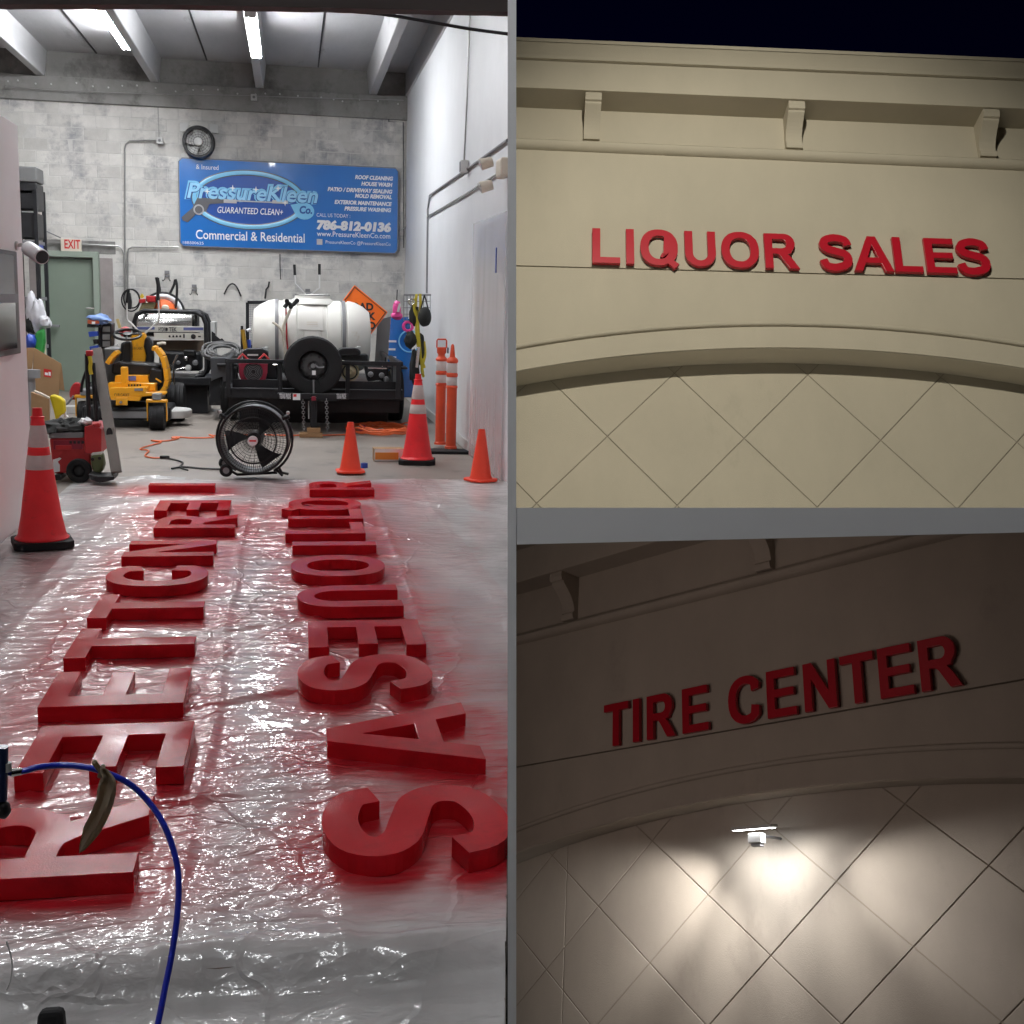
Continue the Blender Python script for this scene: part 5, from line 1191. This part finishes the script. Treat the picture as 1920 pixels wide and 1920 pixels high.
q=at(586,562,yc); t.p(MB().lathe([(.3,-.05),(.27,0),(.235,.02),(.225,.06),(.2,.075),(0,.08)],32,(q.x,yc,zc+R-.0)),'lid_neck',TANK,smooth=True); t.p(MB().lathe([(.225,.058),(.228,.064),(.222,.07)],32,(q.x,yc,zc+R)),'lid_seal',PBLK)
for (px0,px1,py0,py1) in ((560,606,561,590),):
    n=8; vs=[]; 
    for i in range(n+1):
        an=math.radians(62-i*6.2); 
        for px in (px0,px1): vs.append((at(px,580,yt).x,yc-math.cos(an)*(R+.012),zc+math.sin(an)*(R+.012)))
    t.p(MB().add(vs,[[2*i,2*i+1,2*i+3,2*i+2] for i in range(n)]),'moulded_label',mat('tank_label',(.70,.68,.64),.45),smooth=True)
for k,zz in enumerate((604,608,612)): t.p(MB().bar(at(575,zz,yc-R*.965-.002),at(596,zz,yc-R*.965-.002),.004,.006),'embossed_line',CREAM)
# pipes in front of the tank
yp=yc-R-.06
t=T('tank_plumbing','white hose and red line with black valves in front of the white tank','hose',at(540,670,yp))
t.p(rodpx(((549,571),(540,590),(534,605),(531,620),(536,670)),yp,.019,8,6),'white_hose',CREAM,smooth=True); t.p(rodpx(((511,604),(520,610),(528,620),(533,640),(535,672)),yp-.03,.015,8,6),'short_hose',CREAM,smooth=True); t.p(rodpx(((536,575),(537,600),(538,640),(542,672)),yp+.02,.010,8,6),'red_line',REDP,smooth=True)
t.p(rodpx(((533,577),(540,569),(548,572),(556,565)),yp,.026,8,3),'black_valve',BLACK,smooth=True)
for px,py in ((538,565),(545,575),(557,564)): t.p(MB().lathe([(0,-.03),(.03,-.03),(.03,.03),(0,.03)],10,at(px,py,yp-.01),'y'),'valve_knob',BLACK)
# yellow filter left of tank
t=T('filter_housing','yellow sleeve and blue filter left of the white tank','filter',at(456,660,15.2)); t.p(rodpx(((455,618),(458,640),(461,656)),15.2,.026,10,3),'yellow_sleeve',mat('ochre_sleeve',(.42,.25,.02),.5),smooth=True); t.p(slab([(451,611),(456,611),(456,655),(451,655)],15.25,.04),'black_bracket',BLKMET); t.p(rodpx(((467,637),(468,655)),15.2,.022,10,0),'blue_filter',BLUE,smooth=True); t.p(rodpx(((463,620),(470,617)),15.2,.018,8,0),'white_elbow',PWHITE,smooth=True)
# --- red framed engine
ye=Y+.22; t=T('red_engine','small engine in a dark red housing behind the trailer front rail','engine',at(474,722,ye))
q=at(475,697,ye); s_=1/155
rp=[(q.x+a*s_,q.z-b3*s_) for a,b3 in ((-26,-15),(26,-15),(25,2),(22,14),(14,21),(-14,21),(-22,14),(-25,2))]
t.p(MB().prism([rp,[(q.x+17.5*s_*math.cos(2*PI*i/28),q.z+17.5*s_*math.sin(2*PI*i/28)) for i in range(28)]],ye-.03,ye+.06,lambda u,v,d:V((u,d,v))),'red_shroud',MAROON,bevel=.01)
t.p(MB().lathe([(0,-.0),(.05,-.01),(.11,.01),(.114,.03),(0,.04)],28,q+V((0,0,0)),'y'),'recoil_cover',BLACK,smooth=True)
for k in range(5): t.p(MB().torus(q+V((0,-.012,0)),.03+.018*k,.003,28,5),'recoil_ring',GREYP)
for s in (-1,1):
    mb=MB().tube([at(475+s*30,675,ye),at(475+s*20,664,ye),at(475+s*10,675,ye)],.015,8); t.p(mb,'red_frame',REDP,smooth=True)
t.p(slab([(455,658),(462,654),(493,654),(503,660),(503,676),(455,676)],ye+.1,.3),'fuel_tank',BLACK,bevel=.02); t.p(slab([(464,664),(484,664),(484,667),(464,667)],ye+.09,.01),'tank_stripe',LGREY); t.p(MB().lathe([(0,0),(.03,0),(.03,.025),(0,.03)],14,at(498,655,ye+.2)),'fuel_cap',LGREY)
t.p(MB().box(at(508,694,ye+.15),(.16,.2,.2)),'cylinder_block',BLKMET,bevel=.015); t.p(rodpx(((512,684),(520,684)),ye,.016,8,0),'exhaust',STEEL,smooth=True); t.p(MB().box(at(450,715,ye-.02),(.055,.04,.03)),'yellow_plug',YEL,bevel=.008)
t.p(rodpx(((447,700),(449,708),(453,714)),ye-.02,.006,6,3),'white_wire',PWHITE)
# --- second engine and pump
t=T('pump_engine','black engine with a tan belt pulley behind the right trailer rail','engine',at(670,722,ye))
t.p(slab([(634,656),(642,653),(670,653),(677,658),(676,668),(634,668)],ye+.15,.3),'fuel_tank',BLACK,bevel=.025); t.p(slab([(636,668),(690,664),(690,686),(636,684)],ye+.2,.25),'cylinder_block',BLKMET,bevel=.02); t.p(MB().lathe([(0,0),(.028,0),(.028,.02),(0,.025)],12,at(672,653,ye+.3)),'fuel_cap',LGREY)
q=at(656,697,ye+.02); pl=t.p(MB().lathe([(.0,-.01),(.03,-.02),(.055,.0),(.09,.0),(.112,-.02),(.114,.02),(.1,.03),(0,.03)],30,q,'y'),'belt_pulley',mat('tan_pulley',(.30,.26,.16),.5,var=.15),smooth=True); t.p(MB().torus(q+V((0,-.012,0)),.085,.008,28,6),'pulley_ring',BLKMET,pl)
t.p(MB().torus(at(641,690,ye+.05),.075,.02,24,6),'rear_pulley',CREAM,smooth=True)
t.p(slab([(682,684),(728,684),(730,716),(690,718)],ye+.1,.2),'pump_block',BLKMET,bevel=.03)
for pts in (((687,683),(715,682),(717,688)),((690,690),(725,691)),((668,717),(690,716),(715,715)),((676,722),(672,735))): t.p(rodpx(pts,ye-.0,.008,6,0),'steel_pipe',STEEL,smooth=True)
for px,py in ((724,711),(695,702),(716,704)): t.p(MB().lathe([(0,-.04),(.03,-.03),(.035,.02),(0,.02)],12,at(px,py,ye+.03),'y'),'pump_head',GREYP,smooth=True)
t=None
c=at(588,806,Y-.5); t=T('wood_blocks','rusty wood blocks under the trailer jack','wood block',(jx,Y-.5,0)); t.p(MB().box((jx-.03,Y-.5,.025),(.26,.16,.05)),'lower_block',WOOD,bevel=.004); t.p(MB().box((jx,Y-.5,.08),(.15,.14,.055)),'upper_block',WOOD,bevel=.004)
# --- office wall with window, camera
XO=-1.785; zO=wx(45,243,XO).z; yO=wx(46,560,XO).y
mb=MB(); mb.box((XO-.09,(yO-6)/2,(zO-.06)/2),(.18,yO+6,zO+.06)); ow=kind(mb.build('office_wall',OFFW,bevel=.004))
w0,w1=wx(27,472,XO),wx(26.5,664,XO)
wd=MB(); 
yw=w0.y; zz0,zz1=w1.z,w0.z; y00=yw-1.3
win=MB().box((XO-.01,(yw+y00)/2,(zz0+zz1)/2),(.05,yw-y00,zz1-zz0)).build('window',mat('window_frame',(.09,.08,.075),.4),ow,bevel=.006)
MB().box((XO+.0165,(yw+y00)/2-.04,zz0+(zz1-zz0)*.29),(.012,yw-y00-.2,(zz1-zz0)*.46)).build('pane',DARKG,win)
MB().box((XO+.0165,(yw+y00)/2-.04,zz0+(zz1-zz0)*.77),(.012,yw-y00-.2,(zz1-zz0)*.38)).build('pane',mat('grey_blind_glass',(.11,.115,.115),.2,spec=.6),win)
MB().box((XO+.02,(yw+y00)/2-.02,zz0+(zz1-zz0)*.545),(.02,yw-y00-.12,.055)).build('window_rail',GREYP,win)
cb=wx(29,461,XO); t=T('security_camera','white bullet security camera on the office wall corner','security camera',cb)
p0,p1=at(52,465,7.85),at(79,482,7.7)
d=(p1-p0).normalized(); t.p(MB().tube([p0-d*.012,p0,p0+d*.01,p1-d*.004,p1],[.022,.038,.045,.046,.044],20),'body',PWHITE,smooth=True); t.p(MB().cyl(p1-d*.002,p1+d*.002,.039,20),'lens',DARKG)
t.p(MB().tube([cb,cb+V((.05,0,.01)),p0+V((0,0,.0))],.012,8),'bracket_arm',LGREY,smooth=True); t.p(MB().cyl(cb+V((-.002,0,0)),cb+V((.014,0,0)),.03,14),'bracket_plate',LGREY)
# --- storage at the far left behind the office
ys_=18.6
t=T('storage_shelf','tall dark storage shelf with black boxes in the far left corner','shelf',(at(56,560,ys_).x,ys_,0))
xs0,xs1=at(20,400,ys_).x,at(67,400,ys_).x
for z in (.05,.75,1.45,2.25,2.95): t.p(MB().box(((xs0+xs1)/2,ys_+.3,z),(xs1-xs0,.6,.05)),'shelf_board',GREYP,bevel=.006)
for x in (xs0,xs1): 
    for yy in (ys_,ys_+.6): t.p(MB().box((x,yy,1.5),(.05,.05,3.0)),'upright',BLKMET)
for (y0,y1,m,lab) in ((312,340,MESHG,'crumpled grey cover on top of the tall dark shelf'),(342,392,BLACK,'black box on the upper level of the tall dark shelf'),(398,446,BLACK,'black box just above the blue folded tarp'),(452,466,BLUE,'blue folded tarp on the tall dark shelf')):
    q0,q1=at(50,y1,ys_-.05),at(67,y0,ys_-.05)
    one('storage_box',lab,'box',MB().box(((xs0+q1.x)/2,ys_+.25,(q0.z+q1.z)/2),(q1.x-xs0,.5,q1.z-q0.z)),m,((xs0+q1.x)/2,ys_+.25,q0.z),bevel=.02)
yc_=16.2
t=T('hanging_clothes','white and grey plastic covered clothes hanging beside the green door','clothes',at(70,620,yc_))
t.p(blob(MB(),at(58,580,yc_),.07,.06,.22,3,.2),'white_cover',BAGW,smooth=True); t.p(blob(MB(),at(72,592,yc_-.05),.09,.07,.2,5,.3),'plastic_bag',BAGW,smooth=True); t.p(blob(MB(),at(83,604,yc_-.1),.08,.07,.085,9,.35),'bag_flap',BAGW,smooth=True); t.p(blob(MB(),at(60,610,yc_),.08,.08,.11,14,.25),'black_cloth',CLOTHK,smooth=True); t.p(blob(MB(),at(62,630,yc_),.07,.07,.07,15,.25),'grey_cloth',MESHG,smooth=True)
t.p(rodpx(((77,561),(78,585)),yc_-.02,.01,6,0),'white_rod',PWHITE)
one('green_bag','bright green sack standing behind the big cardboard box','bag',slab([(66,622),(82,616),(84,640),(80,665),(63,660)],16.0,.12),BAGG,at(74,660,16.),bevel=.03)
one('blue_bundle','dark blue bundle under the hanging clothes','bundle',blob(MB(),at(57,640,16.),.07,.08,.09,21,.2),BLUE,at(57,650,16.),smooth=True)
one('thin_board','thin pale board leaning behind the green sack','board',slab([(83,640),(86,640),(86,668),(84,668)],16.1,.02),CREAM,at(84,668,16.1))
yb=15.3; t=T('cardboard_box','large open brown cardboard box tilted against the wall below the clothes','box',at(88,745,yb))
t.p(slab([(64,652),(115,682),(110,744),(58,742)],yb,.012),'front_panel',CARD,bevel=.003); t.p(slab([(50,652),(64,652),(60,690),(46,720)],yb-.02,.012),'left_flap',CARD,bevel=.003); t.p(slab([(115,683),(121,733),(111,730)],yb+.03,.012),'right_flap',CARD,bevel=.003); t.p(slab([(70,662),(114,686),(109,745),(62,744)],yb+.3,.012),'back_panel',CARD)
t.p(slab([(82,691),(97,694),(96,708),(82,706)],yb-.006,.004),'red_label',PRED); t.p(slab([(84,698),(90,699),(90,704),(84,703)],yb-.009,.004),'white_print',PWHITE); t.p(slab([(91,697),(95,698),(95,705),(91,704)],yb-.009,.004),'white_print',PWHITE)
t=T('grey_pipe','grey capped pipe standing between the office wall and the cardboard box','pipe',fl(56,800)); q=at(57,705,14.0); t.p(MB().cyl((q.x,14.0,0),(q.x,14.0,q.z),.05,16),'pipe_body',GREYP,smooth=True); t.p(MB().cyl((q.x+.02,14.0,q.z-.02),(q.x+.02,14.0,q.z+.07),.085,18),'cap',GREYP,smooth=True)
# organiser rack with bins
yr=14.9; t=T('parts_rack','black parts rack with blue bins standing in front of the green door','rack',(at(190,640,yr).x,yr,0))
t.p(slab([(184,607),(189,607),(190,780),(184,780)],yr,.3),'post',BLKMET,bevel=.006); t.p(slab([(163,608),(190,607),(190,614),(163,614)],yr-.05,.3),'top_shelf',BLKMET,bevel=.006)
t.p(slab([(189,606),(209,606),(208,650),(190,654)],yr,.3),'drawer_block',BLACK,bevel=.012)
for y0 in (612,627,640): t.p(slab([(192,y0),(206,y0),(206,y0+10),(192,y0+10)],yr-.012,.02),'drawer_front',MESHG,bevel=.004)
for pts,m in (([(165,622),(183,621),(183,630),(167,632)],BLUE),([(174,637),(184,636),(184,645),(176,645)],BLACK),([(167,650),(184,647),(184,656),(169,657)],BLUE)): t.p(slab(pts,yr-.1,.16),'bin',m,bevel=.008)
t.p(slab([(164,600),(186,600),(186,607),(164,607)],yr-.08,.15),'orange_box',mat('orange_box',(.5,.1,.04),.5),bevel=.006); t.p(slab([(172,603),(178,603),(178,608),(172,608)],yr-.1,.02),'white_label',PWHITE)
one('blue_cloth','crumpled pale blue cloth on top of the parts rack','cloth',blob(MB(),at(188,599,yr),.12,.1,.06,31,.4),LBLUE,at(188,605,yr),smooth=True)
one('wood_stick','short tan wooden handle sticking up beside the conduits','handle',MB().bar(at(220,598,16.8),at(225,615,16.8),.035,.035),mat('tan_wood',(.5,.38,.16),.6),at(222,615,16.8))
one('grey_tools','small grey power tool on the shelf behind the mower','power tool',slab([(205,648),(220,645),(220,651),(213,652),(212,658),(206,657)],15.9,.08),LGREY,at(212,655,15.9),bevel=.006)
one('parts_shelf','low grey cluttered shelf left of the mower seat','shelf',MB().box(at(205,690,15.7),(.32,.4,.5)),MESHG,at(205,730,15.7),bevel=.02)
# red wheelbarrow disc
t=T('red_tool','red oval tool head with a grey handle on the floor below the green door','tool',fl(142,752)); q=at(141,733,15.5); t.p(MB().lathe([(0,-.02),(.1,-.01),(.115,.01),(0,.03)],24,(0,0,0),'y').xf(Matrix.Translation(q)@Matrix.Rotation(.35,4,'Y')@Matrix.Diagonal((.55,1,1,1))),'red_head',REDP,smooth=True); t.p(rodpx(((138,742),(128,755),(122,760)),15.4,.012,8,0),'grey_handle',GREYP,smooth=True)
# --- red rolling tool cart
Y=10.35; b=fl(145,889)
t=T('tool_cart','red rolling tool box with a big black wheel and tall black handle','tool box',(b.x,Y+.2,0))
S=lambda pts,y,th,name,m,par=None,bev=.006: t.p(slab(pts,y,th),name,m,par,bevel=bev)
S([(92,822),(170,820),(170,886),(100,888)],Y,.4,'box_body',REDP,None,.015); S([(90,812),(156,811),(156,821),(91,822)],Y-.01,.42,'grey_lid',GREYP,None,.01)
S([(158,800),(174,797),(190,804),(190,850),(176,852),(158,850)],Y-.02,.42,'latch_tower',REDP,None,.015); S([(173,795),(186,793),(188,802),(176,803)],Y-.03,.1,'red_knob',REDP,None,.01)
S([(100,826),(155,825),(155,842),(100,843)],Y-.008,.02,'recess_band',MAROON,None,.003)
for k in range(4): S([(130+k*7.5,827),(135+k*7.5,827),(135+k*7.5,832),(130+k*7.5,832)],Y-.012,.02,'slot',PBLK,None,0)
S([(104,835),(134,835),(134,843),(104,844)],Y-.02,.03,'handle_bar',REDP,None,.004)
S([(99,862),(112,858),(115,860),(108,866),(112,872),(112,884),(101,886)],Y-.006,.006,'white_emblem',PWHITE,None,0)
c=at(148,873,Y-.06); c.z=.105; w_=t.p(tire(c,.10,.07,'y',.5),'wheel',RUBBER,smooth=True); t.p(MB().lathe([(0,-.03),(.02,-.03),(.05,-.01),(.055,.02),(0,.02)],20,c,'y'),'hubcap',BLACK,w_,smooth=True)
for pts in (((163,664),(167,800)),((174,680),(181,790))): t.p(rodpx(pts,Y+.1,.019,8,0),'handle_post',BLACK,smooth=True)
S([(160,657),(173,657),(173,668),(161,668)],Y+.07,.06,'handle_cap',REDP,None,.008); t.p(rodpx(((168,668),(170,680),(169,690),(171,702)),Y+.08,.016,8,4),'yellow_strap',YELS,smooth=True)
t.p(rodpx(((164,690),(155,715),(152,735)),Y+.12,.012,6,3),'strap',BLACK)
c=at(122,800,Y+.15); one('black_bag','dark crumpled work bag lying on the red tool box','bag',blob(MB(),at(122,803,Y+.15),.17,.16,.085,41,.45,18,-.04),CLOTHK,c,smooth=True)
one('white_gloves','white work glove tucked at the red tool box handle','glove',blob(MB(),at(160,790,Y+.05),.05,.05,.03,43,.4),PWHITE,at(160,793,Y+.05),smooth=True)
t=T('olive_jug','olive green plastic jug standing beside the red tool box wheel','jug',fl(182,886)); t.p(slab([(170,853),(192,851),(195,872),(191,886),(175,888),(170,872)],Y-.08,.12),'jug_body',OLIVE,bevel=.02); t.p(slab([(171,850),(190,848),(190,853),(172,855)],Y-.07,.1),'jug_rim',LGREY,bevel=.006)
for px,py in ((174,861),(187,859)): t.p(MB().lathe([(0,-.01),(.014,-.008),(.014,0),(0,0)],10,at(px,py,Y-.085),'y'),'stud',PBLK)
t=T('leaning_beam','long worn aluminium screed bar leaning in front of the mower','aluminium bar',fl(218,887)); 
A,B2=at(181,654,10.7),at(218.5,886,10.2); d=(B2-A).normalized(); 
t.p(MB().bar(A,B2,.085,.045,(0,-1,.2)),'bar_body',ALU,bevel=.004)
hq=A.lerp(B2,.69)+V((-.002,-.026,0)); t.p(MB().torus((0,0,0),.02,.006,18,6).xf(Matrix.Translation(hq)@Matrix.Diagonal((1,.6,2.0,1))),'hand_hole_rim',BLACK,smooth=True); t.p(MB().lathe([(0,-.002),(.02,-.002),(.02,.0),(0,0)],14,(0,0,0),'y').xf(Matrix.Translation(hq)@Matrix.Diagonal((1,1,2.0,1))),'hand_hole',PBLK)
one('black_tray','black tray and tool handle lying on the sheet edge by the screed bar','tray',slab([(165,889),(184,893),(215,893),(214,900),(186,906),(170,900)],Y-.25,.25),BLACK,fl(190,900),bevel=.01)
one('black_hose_tool','dark tool handle with a red tip beside the large left cone','tool',MB().bar(fl(108,905)+V((0,0,.04)),fl(132,892)+V((0,0,.07)),.05,.05),BLACK,fl(118,900),bevel=.01)
t=T('yellow_vest','bright yellow folded vest draped behind the red tool box','vest',at(108,800,11.6)); t.p(slab([(92,743),(98,740),(112,745),(120,752),(121,775),(112,780),(104,788),(100,770)],11.6,.1),'yellow_cloth',YELR,bevel=.025); t.p(slab([(112,744),(121,750),(123,778),(128,782),(120,784),(117,770)],11.66,.06),'white_lining',PWHITE,bevel=.01)
t.p(rodpx(((64,733),(78,739),(92,746)),11.7,.012,6,0),'white_stick',CREAM)
one('brown_board','low brown cardboard piece behind the large left cone','board',slab([(58,735),(92,747),(92,800),(58,800)],12.4,.05),CARD,at(75,800,12.4),bevel=.004)
one('grey_floor_pad','grey square pad on the floor behind the red tool box','pad',MB().box(fl(136,775)+V((0,0,.05)),(.2,.2,.1)),LGREY,fl(136,775),bevel=.008)
one('yellow_glove','neon yellow glove on the floor between the office wall and the large cone','glove',blob(MB(),at(57,828,9.6),.03,.04,.06,51,.3),mat('neon_yellow',(.65,.75,.05),.5),at(57,838,9.6),smooth=True)
# --- blue paint hose, rag and sprayer in the foreground
yh=2.2
pts=[(-30,1452,2.15),(38,1447,2.17),(70,1439,2.18),(110,1435,2.2),(150,1437,2.2),(190,1446,2.2),(240,1468,2.2),(280,1505,2.2),(308,1548,2.18),(327,1600,2.16),(335,1650,2.14),(332,1720,2.11),(322,1790,2.08),(310,1850,2.05),(297,1915,2.02),(270,2030,1.98),(200,2180,1.95)]
q=[at(*p) for p in pts]; one('paint_hose','blue paint hose arching over the red letters in the left foreground','hose',MB().tube(bez(q,8),.0058,12),HOSEB,q[3],smooth=True)
t=T('paint_sprayer','edge of a dark paint sprayer with a metal hose fitting at the left edge','sprayer',at(-10,1700,2.15))
t.p(MB().tube([at(20,1449,2.165),at(41,1446,2.172)],[.0075,.0068],12),'hose_fitting',STEEL,smooth=True); t.p(MB().cyl(at(3,1400,2.15),at(1,1500,2.15),.0115,14),'pump_tube',mat('dark_blue_tube',(.015,.03,.1),.3),smooth=True); t.p(MB().cyl(at(14,1430,2.15),at(15,1446,2.15),.007,12),'collar',LGREY,smooth=True)
t.p(blob(MB(),at(5,1518,2.15),.014,.014,.017,2,.06),'knob',BLACK,smooth=True); t.p(MB().box(at(-60,1560,2.2),(.08,.1,.3)),'sprayer_body',BLACK,bevel=.02)
cl=bez([at(189,1440,2.185),at(201,1462,2.18),at(197,1500,2.175),at(181,1540,2.18),at(150,1598,2.19)],7); n_=len(cl); mb=MB(); vs=[]; K=9; pxw=2.185/2250
for i,p in enumerate(cl):
    t_=i/(n_-1); wd_=(9+24*min(1,t_*3.2) if t_<.82 else 33-27*((t_-.82)/.18))*pxw
    tg=(cl[min(i+1,n_-1)]-cl[max(i-1,0)]).normalized(); sd=tg.cross(V((0,1,0))).normalized()
    for k in range(K):
        u=k/(K-1)-.5; vs.append(p+sd*(u*wd_*(1+.12*noise.noise(V((t_*9,k>4,0)))))+V((0,.005*math.sin(u*9+t_*5)+.006*noise.noise(V((u*3,t_*6,3))),0)))
m_=len(vs); vs+=[q+V((0,.0022,0)) for q in vs]; fs=[]
for i in range(n_-1):
    for k in range(K-1):
        a=i*K+k; fs+=[[a,a+1,a+K+1,a+K],[m_+a+K,m_+a+K+1,m_+a+1,m_+a]]
    fs+=[[i*K,i*K+K,m_+i*K+K,m_+i*K],[i*K+K-1,m_+i*K+K-1,m_+i*K+2*K-1,i*K+2*K-1]]
fs+=[[k,m_+k,m_+k+1,k+1] for k in range(K-1)]+[[(n_-1)*K+k,(n_-1)*K+k+1,m_+(n_-1)*K+k+1,m_+(n_-1)*K+k] for k in range(K-1)]
mb.add(vs,fs)
t=T('paint_rag','stained grey-brown rag tied over the blue hose','rag',at(190,1445,2.185)); t.p(mb,'rag_tail',RAG,smooth=True)
t.p(MB().torus((0,0,0),.0095,.0042,18,7,'x').xf(Matrix.Translation(at(190,1446,2.2))@Matrix.Rotation(.35,4,'Y')),'knot',RAG,smooth=True)
t.p(MB().tube(bez([at(188,1444,2.19),at(180,1434,2.185),at(176,1427,2.18)],4),[.005]*8+[.0025],6),'rag_end',RAG,smooth=True)
t=T('tripod_stand','black rubber foot of a stand at the lower left corner','stand',fl(98,1950,-.05)); c=fl(97,1940,-.05)
t.p(MB().box(c+V((0,.0,.02)),(.062,.06,.075),rotx(-.3),.82),'foot',RUBBER,bevel=.012)
q=[at(12,1765,2.3),at(22,1800,2.3),at(21,1835,2.3),at(13,1856,2.3)]; one('thin_wire','thin pale wire curling at the left edge above the sheet','wire',MB().tube(bez(q,6),.0015,5),LGREY,q[0])
# --- roller door edge and cable under the lintel
q=[at(640,20,3.4),at(720,27,3.4),at(800,40,3.4),at(880,54,3.4),at(955,64,3.4)]; one('overhead_cable','black cable sagging under the roller door at the top','cable',MB().tube(bez(q,5),.0045,6),BLACK,q[0],smooth=True)
mb=MB(); y0=3.0; n=40; vs=[]
for i in range(n+1):
    px=-40+(965+40)*i/n; py=8+max(0,px-285)*.0205+1.2*noise.noise(V((px*.03,0,0))); p=at(px,py,y0); vs+= [p,p+V((0,.05,.0)),p+V((0,.05,.25)),p+V((0,0,.25))]
fs=[]
for i in range(n):
    for k in range(4): fs.append([4*i+k,4*i+(k+1)%4,4*i+4+(k+1)%4,4*i+4+k])
fs+=[[3,2,1,0],[4*n+k for k in range(4)]]
mb.add(vs,fs); one('roller_door','dark edge of the raised roller door at the very top','roller door',mb,mat('dark_brown_steel',(.03,.02,.018),.6,var=.2),at(620,15,y0),clip=None)
